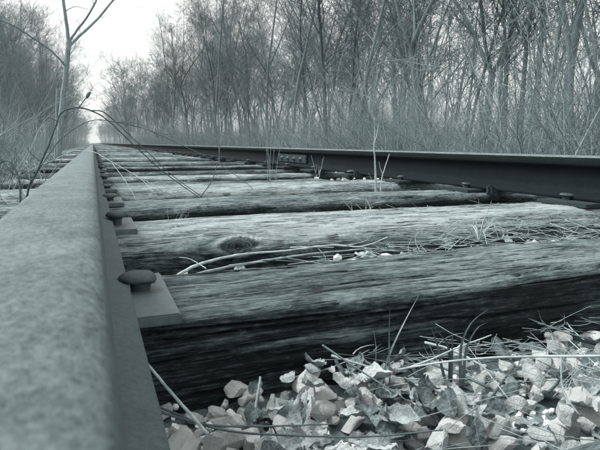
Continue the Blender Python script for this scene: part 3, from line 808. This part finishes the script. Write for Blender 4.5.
obj("bud", pod, budo, loc=(-0.006, 1.95, 0.348), rot=(0, 0.55, 0), scale=(0.7, 0.7, 0.75))
stick("leaning_stem", "short thin dark stem rising from where the arching cane touches down", "stem", CANE,
      [([(0.348, 1.93, -0.003), (0.397, 1.95, 0.059), (0.427, 1.96, 0.145), (0.431, 1.97, 0.20)], 0.0020, 0.0008, 24),
       ([(0.427, 1.96, 0.165), (0.445, 1.96, 0.215), (0.455, 1.97, 0.25)], 0.0010, 0.0005, 8)])
stick("pale_stem", "tall thin pale stem standing among the far ties left of the joint bar", "stem", TWIG,
      [([(1.10, 5.0, -0.12), (1.09, 5.0, 0.3), (1.11, 5.0, 0.8), (1.10, 5.02, 1.3), (1.13, 5.05, 2.1)], 0.0042, 0.0016, 30)])
stick("fallen_stick", "pale twig lying over the near rail head and drooping onto the ties, branching twice", "stick", PALE,
      [([(-0.40, 3.3, -0.02), (-0.321, 3.2, 0.045), (-0.205, 3.1, 0.100), (-0.099, 2.9, 0.150), (-0.043, 2.8, 0.1515), (0.006, 2.7, 0.149), (0.053, 2.5, 0.122), (0.128, 2.2, 0.08), (0.228, 2.0, 0.023), (0.27, 1.93, 0.005)], 0.0028, 0.0009, 50),
       ([(0.071, 2.45, 0.107), (0.107, 2.1, 0.049), (0.123, 1.85, 0.006)], 0.0010, 0.0004, 12),
       ([(0.128, 2.2, 0.08), (0.17, 2.15, 0.05), (0.18, 1.9, 0.03), (0.20, 1.85, 0.006)], 0.0009, 0.0004, 12),
       ([(0.19, 2.07, 0.045), (0.26, 2.05, 0.05), (0.33, 2.0, 0.025)], 0.0009, 0.0004, 12)])
stick("arching_cane", "short black stem curling over beside the near rail at the left edge", "cane", CANE,
      [([(-0.27, 1.5, 0.10), (-0.229, 1.5, 0.132), (-0.208, 1.5, 0.148), (-0.195, 1.5, 0.148), (-0.183, 1.5, 0.128), (-0.175, 1.5, 0.091), (-0.178, 1.5, 0.04), (-0.19, 1.5, -0.12)], 0.0016, 0.0034, 30)])
stick("young_sapling", "slim pale sapling growing up between the ties in front of the far rail", "sapling", PALE,
      [([(1.128, 2.05, -0.09), (1.126, 2.05, -0.004), (1.118, 2.05, 0.12), (1.112, 2.05, 0.171), (1.120, 2.06, 0.24), (1.122, 2.07, 0.30)], 0.0066, 0.0008, 50),
       ([(1.113, 2.05, 0.19), (1.135, 2.07, 0.23), (1.15, 2.08, 0.28)], 0.0014, 0.0006, 16)])
stick("upright_twig", "little forked twig beside the slim sapling's foot", "twig", PALE,
      [([(1.175, 2.1, -0.05), (1.182, 2.1, 0.039), (1.196, 2.1, 0.085), (1.216, 2.1, 0.144)], 0.0030, 0.0014, 14),
       ([(1.187, 2.1, 0.05), (1.172, 2.1, 0.085), (1.165, 2.1, 0.11)], 0.0018, 0.0008, 8)])
# grass blades (flat tapering ribbons)
def blade(pts, wd, label, parent=None, nm="grass_stalk", mat=GRASS):
    p, _ = smooth_path(pts, 1, 1, 12)
    V = []; side = np.array([0.8, -0.35, 0.1]); side /= np.linalg.norm(side)
    for i, q in enumerate(p):
        t = i / 11; ww = wd * (1 - t ** 2.2) + 0.0001
        V += [q - side * ww, q + np.array([0.1, 0.3, 0]) * ww * 0.6, q + side * ww]
    Fq = []
    for i in range(11):
        a = i * 3; Fq += [(a, a + 1, a + 4, a + 3), (a + 1, a + 2, a + 5, a + 4)]
    return obj(nm, mesh_from(nm, np.array(V), Fq, mat, True), parent, label=label, cat='grass stalk' if parent is None else None)
blade([(0.288, 0.5, -0.085), (0.290, 0.5, -0.06), (0.299, 0.5, -0.034), (0.320, 0.51, -0.01), (0.345, 0.52, 0.017)], 0.0012, "tall slanting grass blade in front of the black tie face", mat=STRAW)
blade([(0.292, 0.49, -0.085), (0.295, 0.5, -0.024), (0.295, 0.5, 0.012)], 0.0009, "thin upright grass blade just left of the slanting one")
tg = obj("grass_tuft", None, label="small tuft of flat curved grass blades growing from the leaf heap", cat="grass tuft")
for k, (pts, ll) in enumerate([([(0.342, 0.46, -0.062), (0.335, 0.46, -0.04), (0.330, 0.46, -0.02), (0.321, 0.46, 0.001)], "short blade at the left of the grass tuft on the leaf heap"),
                ([(0.347, 0.44, -0.06), (0.345, 0.44, -0.035), (0.346, 0.44, -0.012), (0.357, 0.44, 0.008), (0.378, 0.44, 0.020)], "longest curved blade of the grass tuft on the leaf heap, bending right"),
                ([(0.342, 0.45, -0.06), (0.342, 0.45, -0.03), (0.341, 0.45, -0.002)], "straight middle blade of the grass tuft on the leaf heap"),
                ([(0.344, 0.455, -0.06), (0.338, 0.452, -0.02), (0.318, 0.452, 0.004), (0.312, 0.45, 0.010)], "blade of the grass tuft on the leaf heap bending left over the black tie face"),
                ([(0.350, 0.44, -0.06), (0.352, 0.44, -0.02), (0.366, 0.44, 0.002), (0.381, 0.44, 0.005)], "low blade leaning right in the grass tuft on the leaf heap")]):
    blade(pts, 0.0015, None, tg, 'blade')
# radiating dry grass tuft on the second tie's edge
tp = []
rt = random.Random(3)
for k in range(14):
    a = rt.uniform(0, 6.28); L = rt.uniform(0.03, 0.12); h = rt.uniform(0.01, 0.05)
    c = np.array([0.738, 0.90, -0.01])
    tp.append(smooth_path([c, c + np.array([math.cos(a) * L * .5, math.sin(a) * L * .25, h]), c + np.array([math.cos(a) * L, math.sin(a) * L * .5, h * .2])], 0.0011, 0.0005, 8))
tp.append(smooth_path([(0.738, 0.9, 0), (0.735, 0.88, 0.04), (0.731, 0.86, 0.078)], 0.0009, 0.0004, 8))
tp.append(smooth_path([(0.738, 0.9, 0), (0.76, 0.9, 0.02), (0.775, 0.9, 0.038)], 0.0016, 0.0006, 8))
V, Fq = tubes(tp, 4)
obj("grass_tuft", mesh_from("grass_tuft", V, Fq, STRAW, True), label="radiating tuft of dry grass in the gap before the tie with the knot", cat="grass tuft")
def weed(x, y, z, n, h, seed, label, spread=0.4, mat=PALE, r=0.0012, group=None):
    q = random.Random(seed); P = []
    for k in range(n):
        a = q.uniform(0, 6.28); s = spread * q.random(); L = h * q.uniform(.5, 1)
        d = np.array([math.cos(a) * s, math.sin(a) * s, 1.0]); base = np.array([x + q.uniform(-.03, .03), y + q.uniform(-.03, .03), z])
        mid = base + d * L * .5; end = base + d * L + np.array([math.cos(a), math.sin(a), 0]) * L * .15 * q.random()
        P.append(smooth_path([base, mid, end], r, r * .5, 8, 0.002))
        if q.random() < .6:
            e2 = mid + np.array([q.uniform(-.3, .3), q.uniform(-.3, .3), .5]) * L * .5
            P.append(smooth_path([mid, (mid + e2) / 2 + 0.01, e2], r * .6, r * .3, 8, 0.002))
    V, Fq = tubes(P, 4)
    return obj("dry_weed", mesh_from("dry_weed", V, Fq, mat, True), label=label, cat='weed', group=group)
weed(1.05, 3.25, -0.08, 7, 0.42, 1, "clump of thin pale weed stems standing on the ties left of the joint bar", 0.25)
weed(1.20, 2.9, -0.08, 4, 0.25, 2, "small pale weed in front of the far rail below the joint bar", 0.4)
weed(0.80, 1.50, -0.06, 6, 0.10, 3, "low dry weed sprouting behind the middle of the tie with the knot", 0.9, r=0.0008)
weed(0.20, 1.50, -0.06, 5, 0.13, 4, "low dry weed sprouting near the left end behind the tie with the knot", 0.8, r=0.0008)
weed(1.3, 2.3, -0.06, 4, 0.12, 5, "short weed under the far rail right of the slim sapling", 0.7)

# trackside sapling, leftish, forked
tk = smooth_path([(-0.50, 8.0, -0.30), (-0.455, 8.0, -0.075), (-0.404, 8.0, 0.364), (-0.323, 8.0, 0.888), (-0.225, 8.0, 1.508)], 0.040, 0.031, 20, 0.003)
V, Fq = tubes([tk], 12)
sap = obj("sapling", None, loc=(0, 0, 0), label="smooth pale trackside sapling forking in a V against the sky, left of the near rail", cat="sapling")
obj("trunk", mesh_from("trunk", V, Fq, SAPM, True), sap)
for pts, a, b, n in [([(-0.225, 8.0, 1.49), (-0.245, 8.0, 1.784), (-0.272, 8.0, 2.129), (-0.312, 8.2, 2.822), (-0.34, 8.2, 3.8)], 0.036, 0.015, 24),
                     ([(-0.225, 8.0, 1.49), (-0.19, 8.0, 1.57), (-0.027, 7.9, 1.76), (0.125, 7.8, 2.00), (0.252, 7.7, 2.373), (0.4, 7.7, 3.2)], 0.024, 0.012, 24),
                     ([(-0.23, 8.0, 1.46), (-0.10, 8.08, 1.60), (-0.00, 8.1, 1.70), (0.178, 8.2, 1.90), (0.38, 8.3, 2.17), (0.80, 8.5, 2.68), (1.2, 8.6, 3.4)], 0.030, 0.014, 26),
                     ([(-0.292, 8.0, 1.198), (-0.40, 7.9, 1.33), (-0.60, 7.7, 1.46), (-0.86, 7.3, 1.57), (-1.352, 7.0, 1.68)], 0.020, 0.010, 24),
                     ([(-0.251, 8.0, 1.883), (-0.19, 8.0, 1.935), (-0.10, 8.0, 1.96), (0.033, 8.0, 1.94)], 0.010, 0.005, 14),
                     ([(-0.26, 8.0, 2.03), (-0.31, 8.0, 2.11), (-0.29, 8.0, 2.3)], 0.009, 0.004, 10),
                     ([(0.178, 8.2, 1.90), (0.22, 8.2, 1.895), (0.25, 8.2, 1.915)], 0.008, 0.004, 8),
                     ([(0.10, 7.82, 1.95), (0.09, 7.8, 2.1), (0.12, 7.8, 2.25)], 0.008, 0.004, 8)]:
    p = smooth_path(pts, a * 0.66, b * 0.62, n, 0.0025); V, Fq = tubes([p], 8)
    obj("branch", mesh_from("branch", V, Fq, SAPM, True), sap)
stick("dead_stem", "straight pale dead stem standing just left of the forked sapling's trunk", "stem", PALE, [([(-0.50, 7.9, -0.30), (-0.438, 7.9, 0.517), (-0.402, 7.9, 0.902)], 0.014, 0.010, 12)])

# ------------------------------------------------------------------ trees
def grow(r, p, d, L, rad, n, wob, trop, taper=0.35):
    P = [p.copy()]; d = d / np.linalg.norm(d)
    st = L / (n - 1)
    for i in range(n - 1):
        d = d + r.randn(3) * wob + np.array([0, 0, trop]); d /= np.linalg.norm(d)
        P.append(P[-1] + d * st)
    return np.array(P), np.linspace(rad, rad * taper, n)
def perp(r, d, ang):
    v = r.randn(3); v -= v.dot(d) * d; v /= np.linalg.norm(v) + 1e-9
    return d * math.cos(ang) + v * math.sin(ang)
def at(P, R, t):
    f = t * (len(P) - 1); i = min(int(f), len(P) - 2); u = f - i
    d = P[i + 1] - P[i]; return P[i] * (1 - u) + P[i + 1] * u, d / (np.linalg.norm(d) + 1e-9), R[i] * (1 - u) + R[i + 1] * u
def make_tree(seed, H_, kind='slender', n1=20, n2=8, n3=6, twig=0.006, rbase=None):
    r = np.random.RandomState(seed)
    rb = rbase or H_ * 0.0064
    lean = {'slender': 0.04, 'crooked': 0.14, 'spreading': 0.05, 'leaning': 0.45}[kind]
    a = r.uniform(0, 6.28); d0 = np.array([math.cos(a) * lean, math.sin(a) * lean, 1.0])
    stems = []
    wob = {'slender': 0.035, 'crooked': 0.14, 'spreading': 0.06, 'leaning': 0.05}[kind]
    if kind == 'spreading':
        T = grow(r, np.zeros(3), d0, H_ * r.uniform(.16, .28), rb * 1.5, 7, wob, 0.02, 0.8)
        trunk = [T]
        nl = r.randint(3, 5)
        for k in range(nl):
            aa = 6.28 * k / nl + r.uniform(-.4, .4); s = r.uniform(.35, .8)
            dd = np.array([math.cos(aa) * s, math.sin(aa) * s, 1.0])
            stems.append(grow(r, T[0][-1], dd, H_ * r.uniform(.6, .85), rb * r.uniform(.5, .85), 14, 0.09, 0.05, 0.12))
        limbs = stems[:]
    else:
        T = grow(r, np.zeros(3), d0, H_, rb, 16, wob, 0.02 if kind != 'leaning' else 0.0, 0.12)
        trunk = [T]; limbs = []; stems = [T]
        if r.rand() < .6:
            p, d, rr = at(*T, r.uniform(.25, .5)); L2 = grow(r, p, perp(r, d, .35), H_ * .6, rr * .75, 12, 0.06, .06, .12)
            limbs.append(L2); stems.append(L2)
    lv1 = []
    for k in range(n1):
        T = stems[k % len(stems)]
        t = r.uniform(.22 if kind != 'spreading' else .12, .97); p, d, rr = at(*T, t)
        L = H_ * (0.34 - 0.24 * t) * r.uniform(.6, 1.3)
        lv1.append(grow(r, p, perp(r, d, r.uniform(.45, 1.15)), L, max(rr * .34, twig * 1.4), 8, 0.16, .05, .3))
    lv2 = []
    for b in lv1:
        for k in range(n2):
            p, d, rr = at(*b, r.uniform(.15, 1)); L = H_ * 0.075 * r.uniform(.5, 1.5)
            lv2.append(grow(r, p, perp(r, d, r.uniform(.4, 1.0)), L, max(rr * .5, twig), 5, 0.2, .06, .5))
    lv3 = []
    for b in lv2:
        for k in range(n3):
            p, d, rr = at(*b, r.uniform(.2, 1)); L = H_ * 0.03 * r.uniform(.5, 1.6)
            lv3.append(grow(r, p, perp(r, d, r.uniform(.3, .9)), L, twig * .75, 4, 0.18, .08, .5))
    return trunk, limbs + lv1, lv2, lv3
def build_tree_meshes(seed, H_, kind, bark=BARK, **kw):
    trunk, l1, l2, l3 = make_tree(seed, H_, kind, **kw)
    V, Fq = tubes(trunk, 8); tm = mesh_from("trunk", V, Fq, bark, True)
    Va, Fa = tubes(l1, 5); Vb, Fb = tubes(l2 + l3, 3)
    cm = mesh_from("crown", np.concatenate([Va, Vb]), np.concatenate([Fa, Fb + len(Va)]), TWIG if bark is BARK else bark, True)
    return tm, cm
kinds = ['slender', 'spreading', 'slender', 'crooked', 'spreading', 'slender', 'leaning', 'crooked']
protos = []
for k, kd_ in enumerate(kinds):
    protos.append((kd_,) + build_tree_meshes(500 + k * 7, [12, 11, 13, 10, 12, 11, 10, 11][k], kd_, BARK_D if k in (3, 5) else BARK, n1=30, n2=9, n3=7, twig=0.0050))
def where(x, y):
    """which landmark of the picture a spot stands behind (for labels only)"""
    a = math.atan2(x, y) - YAW
    c = 300 + F_PX * math.tan(a)
    for lim, ph in ((30, "at the left edge"), (70, "behind the forked sapling"), (97, "left of the vanishing point"), (140, "just right of the vanishing point"), (185, "above the arching cane's foot"), (222, "left of the thin dark stem"),
                    (270, "left of the joint bar"), (320, "above the joint bar"), (372, "left of the slim sapling"), (420, "right of the slim sapling"), (470, "above the far rail's third spike"),
                    (530, "above the rail anchor"), (570, "above the rightmost spike"), (9999, "at the right edge")):
        if c < lim: return ph
def put_tree(k, x, y, s, rz, label, group=None):
    z = float(ground_z(np.array(x), np.array(y))) - 0.05
    if group:
        ax = abs(x)
        row = 'front-row' if ax < 7.5 else ('second-row' if ax < 9.5 else ('deep' if ax < 13 else 'rearmost'))
        label = group = f"{row} {group}, {where(x, y)}"
    e = obj("bare_tree", None, loc=(x, y, z), rot=(0, 0, rz), scale=(s, s, s), label=label, cat="tree", group=group)
    obj("trunk", protos[k][1], e); obj("crown", protos[k][2], e)
    return e
# named individuals on the right
put_tree(1, 9.6, 14.5, 1.15, 0.6, "stout forked tree with several limbs spreading low, middle of the woods behind the joint bar")
put_tree(4, 11.5, 14.2, 1.2, 2.0, "many-limbed tree right of the stout forked one, above the slim sapling")
put_tree(5, 9.5, 10.3, 0.95, 1.0, "tall dark straight tree behind the slim sapling's right side")
put_tree(3, 9.8, 8.6, 1.1, 0.3, "crooked dark tree with a bent trunk right of the middle of the woods")
put_tree(2, 10.5, 10.0, 1.3, 0.9, "tall straight grey tree between the dark one and the crooked one")
put_tree(6, 8.6, 6.2, 1.2, 3.6, "tree leaning diagonally across the upper right corner")
put_tree(0, 9.4, 7.0, 1.4, 0.2, "thick grey tree at the upper right edge")
put_tree(7, 8.4, 7.6, 0.9, 2.2, "crooked grey tree near the right edge, in front of the leaning one")
names = {'slender': 'slender straight', 'spreading': 'low-forking spreading', 'crooked': 'crooked bent', 'leaning': 'leaning'}
rt = random.Random(21)
cntR = 0
pos = []
def far_enough(x, y, d):
    for a, b in pos:
        if (a - x) ** 2 + (b - y) ** 2 < d * d: return False
    pos.append((x, y)); return True
while cntR < 95:
    y = 6.0 + 74 * rt.random() ** 1.35; x = 6.2 + 12 * rt.random() ** 1.1
    if x / y > 1.55: continue
    if not far_enough(x, y, 0.9): continue
    k = rt.randrange(8); s = rt.uniform(.72, 1.05) * (1 + 0.03 * (x - 6))
    z_ = 'near' if y < 16 else ('middle-distance' if y < 35 else 'distant')
    put_tree(k, x, y, s, rt.uniform(0, 6.28), "", f"{z_} {names[kinds[k]]} bare tree")
    cntR += 1
cntL = 0
while cntL < 95:
    y = 20 + 65 * rt.random() ** 1.2; x = -4.0 - 9 * rt.random() ** 1.2
    if -x / y > 0.20: continue
    if not far_enough(x, y, 0.9): continue
    k = rt.randrange(8); s = rt.uniform(.75, 1.08)
    z_ = 'near' if y < 32 else 'distant'
    put_tree(k, x, y, s, rt.uniform(0, 6.28), "", f"{z_} {names[kinds[k]]} bare tree")
    cntL += 1
# far woods: light trees joined into one mass on each side
def light_tree(seed, H_):
    trunk, l1, l2, l3 = make_tree(seed, H_, ['slender', 'spreading'][seed % 2], n1=20, n2=7, n3=3, twig=0.014)
    Va, Fa = tubes(trunk, 4); Vb, Fb = tubes(l1 + l2 + l3, 3)
    return mesh_from("lt", np.concatenate([Va, Vb]), np.concatenate([Fa, Fb + len(Va)]), TWIG)
LT = [light_tree(900 + k, 11.5) for k in range(5)]
def far_woods(name, sgn, x0, depth, n, seed, label):
    q = random.Random(seed); items = []
    for _ in range(n):
        y = 75 + 330 * q.random() ** 1.5; x = sgn * (x0 + depth * q.random() ** 1.3); s = q.uniform(.7, 1.12)
        items.append((q.randrange(5), (x, y, -0.4), (0, 0, q.uniform(0, 6.28)), (s, s, s)))
    return merged(name, LT, items, TWIG, None, label=label, cat="woods")
far_woods("far_woods", 1, 4.3, 14, 200, 1, "hazy mass of distant bare woods right of the vanishing point")
far_woods("far_woods", -1, 3.0, 14, 190, 2, "hazy mass of distant bare woods left of the vanishing point")

# deep backdrop of woods on the right (too thick to tell trees apart)
def back_woods():
    q = random.Random(8); items = []
    for _ in range(120):
        y = 3 + 80 * q.random() ** 1.3; x = 15 + 16 * q.random(); s = q.uniform(.8, 1.2)
        items.append((q.randrange(5), (x, y, -0.4), (0, 0, q.uniform(0, 6.28)), (s, s, s)))
    return merged("back_woods", LT, items, TWIG, None, label="dense grey depth of the woods behind the trees right of the track", cat="woods")
back_woods()

# ------------------------------------------------------------------ brush thickets
def make_brush(seed, H_, n, mat, rad=0.006, spread=0.8, lean=0.25, sub=6):
    r = np.random.RandomState(seed); P4 = []; P8 = []
    for k in range(n):
        a = r.uniform(0, 6.28); rr = spread * math.sqrt(r.rand()); l = lean * abs(r.randn())
        a2 = r.uniform(0, 6.28)
        st = grow(r, np.array([math.cos(a) * rr, math.sin(a) * rr, 0]), np.array([math.cos(a2) * l, math.sin(a2) * l, 1.0]), H_ * r.uniform(.35, 1.0), rad * r.uniform(.5, 1.5), 9, 0.17, -0.03, .3)
        P8.append(st)
        for s in range(sub):
            p, d, q = at(*st, r.uniform(.2, 1)); P4.append(grow(r, p, perp(r, d, r.uniform(.3, 1.0)), H_ * r.uniform(.06, .25), q * .6, 5, .22, .0, .4))
    V1, F1 = tubes(P8, 4); V2, F2 = tubes(P4, 3)
    return mesh_from("brush", np.concatenate([V1, V2]), np.concatenate([F1, F2 + len(V1)]), mat, True)
BR = [make_brush(40 + k, [2.2, 2.8, 1.8, 2.4, 3.2, 1.6][k], 30, [BRUSH, TWIG, BRUSH, TWIG, BRUSH, BRUSH][k], [0.0045, 0.006, 0.004, 0.005, 0.0055, 0.004][k], 1.0, [0.5, 0.4, 0.9, 0.6, 0.4, 1.1][k], 13) for k in range(6)]
bn = ['pale waist-high', 'tall grey', 'low pale', 'grey twiggy', 'tall pale upright', 'low straggling']
rb_ = random.Random(31)
def put_brush(k, x, y, s, side):
    z_ = 'near' if y < 12 else ('middle-distance' if y < 30 else 'distant')
    row = 'front-row' if abs(x) < 5.6 else ('second-row' if abs(x) < 7.2 else 'rear')
    lb = f"{z_} {row} {bn[k]} brush thicket, {where(x, y)}"
    obj("brush_thicket", BR[k], loc=(x, y, float(ground_z(np.array(x), np.array(y))) - 0.03), rot=(0, 0, rb_.uniform(0, 6.28)), scale=(s, s, s * rb_.uniform(.85, 1.15)),
        label=lb, cat="brush", group=lb)
n = 0
while n < 290:
    y = 3.6 + 60 * rb_.random() ** 1.4; x = 4.8 + 9 * rb_.random() ** 1.4
    if x / y > 1.6: continue
    put_brush(rb_.randrange(6), x, y, rb_.uniform(.8, 1.25), 'right'); n += 1
n = 0
while n < 90:
    y = 9 + 55 * rb_.random() ** 1.6; x = -2.1 - 6.5 * rb_.random() ** 1.3
    if -x / y > 0.34: continue
    put_brush(rb_.randrange(6), x, y, rb_.uniform(.55, 1.0), 'left'); n += 1
# far brush masses beside the line
def far_brush(sgn, x0, seed, lab):
    q = random.Random(seed); items = []
    lows = [make_brush(70 + k, 3.0, 16, BRUSH, 0.018, 1.3, .25, 4) for k in range(2)]
    for _ in range(120):
        y = 50 + 300 * q.random() ** 1.6; x = sgn * (x0 + 3.0 * q.random()); s = q.uniform(.6, 1.2)
        items.append((q.randrange(2), (x, y, -0.4), (0, 0, q.uniform(0, 6)), (s, s, s)))
    merged("far_brush", lows, items, BRUSH, None, label=lab, cat="brush")
far_brush(1, 4.6, 3, "distant band of pale brush right of the far track")
far_brush(-1, 2.7, 4, "distant band of pale brush left of the far track")

# tangled dead weeds close on the left of the rail
BW = [make_brush(90 + k, 0.8, 30, [TWIG, CANE, BRUSH][k], 0.0026, 0.45, 0.7, 6) for k in range(3)]
rw = random.Random(77)
for n in range(34):
    x = -0.75 - 1.9 * rw.random(); y = 2.6 + 9 * rw.random()
    if -x / y > 0.36 or -x / y < 0.1: x = -y * rw.uniform(0.10, 0.30)
    if x > -0.6: x = -0.6
    k = rw.randrange(3)
    obj("weed_clump", BW[k], loc=(x, y, float(ground_z(np.array(x), np.array(y))) - 0.02), rot=(rw.uniform(-.2, .2), rw.uniform(-.2, .2), rw.uniform(0, 6.28)), scale=(rw.uniform(.7, 1.1),) * 3,
        label=("near " if y < 6 else "farther ") + ["straw-coloured tangle", "dark brambly tangle", "pale wiry tangle"][k] + f" of dead weeds, {where(x, y)}", cat="weeds", group=("near " if y < 6 else "farther ") + ["straw-coloured", "dark brambly", "pale wiry"][k] + f" weeds, {where(x, y)}")

for n in range(12):
    y = 1.7 + 3.6 * rw.random(); x = -rw.uniform(0.12, 0.16) * y - 0.12
    k = rw.choice([0, 1, 1])
    obj("weed_clump", BW[k], loc=(x, y, -0.10), rot=(rw.uniform(-.3, .3), rw.uniform(-.3, .3), rw.uniform(0, 6.28)), scale=(0.55, 0.55, rw.uniform(.3, .5)),
        label=["low straw-coloured tangle", "low dark brambly tangle"][k] + (" growing between the nearest tie ends left of the rail" if y < 3.4 else " growing among the farther tie ends left of the rail"), cat="weeds",
        group=["low straw-coloured", "low dark brambly"][k] + (" weeds at the nearest tie ends" if y < 3.4 else " weeds at the farther tie ends"))

# ------------------------------------------------------------------ haze
hm = bpy.data.materials.new("thin_haze"); hm.use_nodes = True; ht = hm.node_tree; ht.nodes.clear()
ho = ht.nodes.new('ShaderNodeOutputMaterial'); pv = ht.nodes.new('ShaderNodeVolumePrincipled')
pv.inputs['Color'].default_value = (0.97, 1.0, 0.99, 1); pv.inputs['Density'].default_value = 0.0008; pv.inputs['Anisotropy'].default_value = 0.0
ht.links.new(pv.outputs[0], ho.inputs['Volume'])
bx = np.array([[x, y, z] for x in (-950, 950) for y in (-350, 1600) for z in (-2, 24)], float)
fx = [(0, 1, 3, 2), (4, 6, 7, 5), (0, 4, 5, 1), (2, 3, 7, 6), (0, 2, 6, 4), (1, 5, 7, 3)]
USE_HAZE = True
if USE_HAZE: obj("haze", mesh_from("haze", bx, fx, hm), kind='stuff')
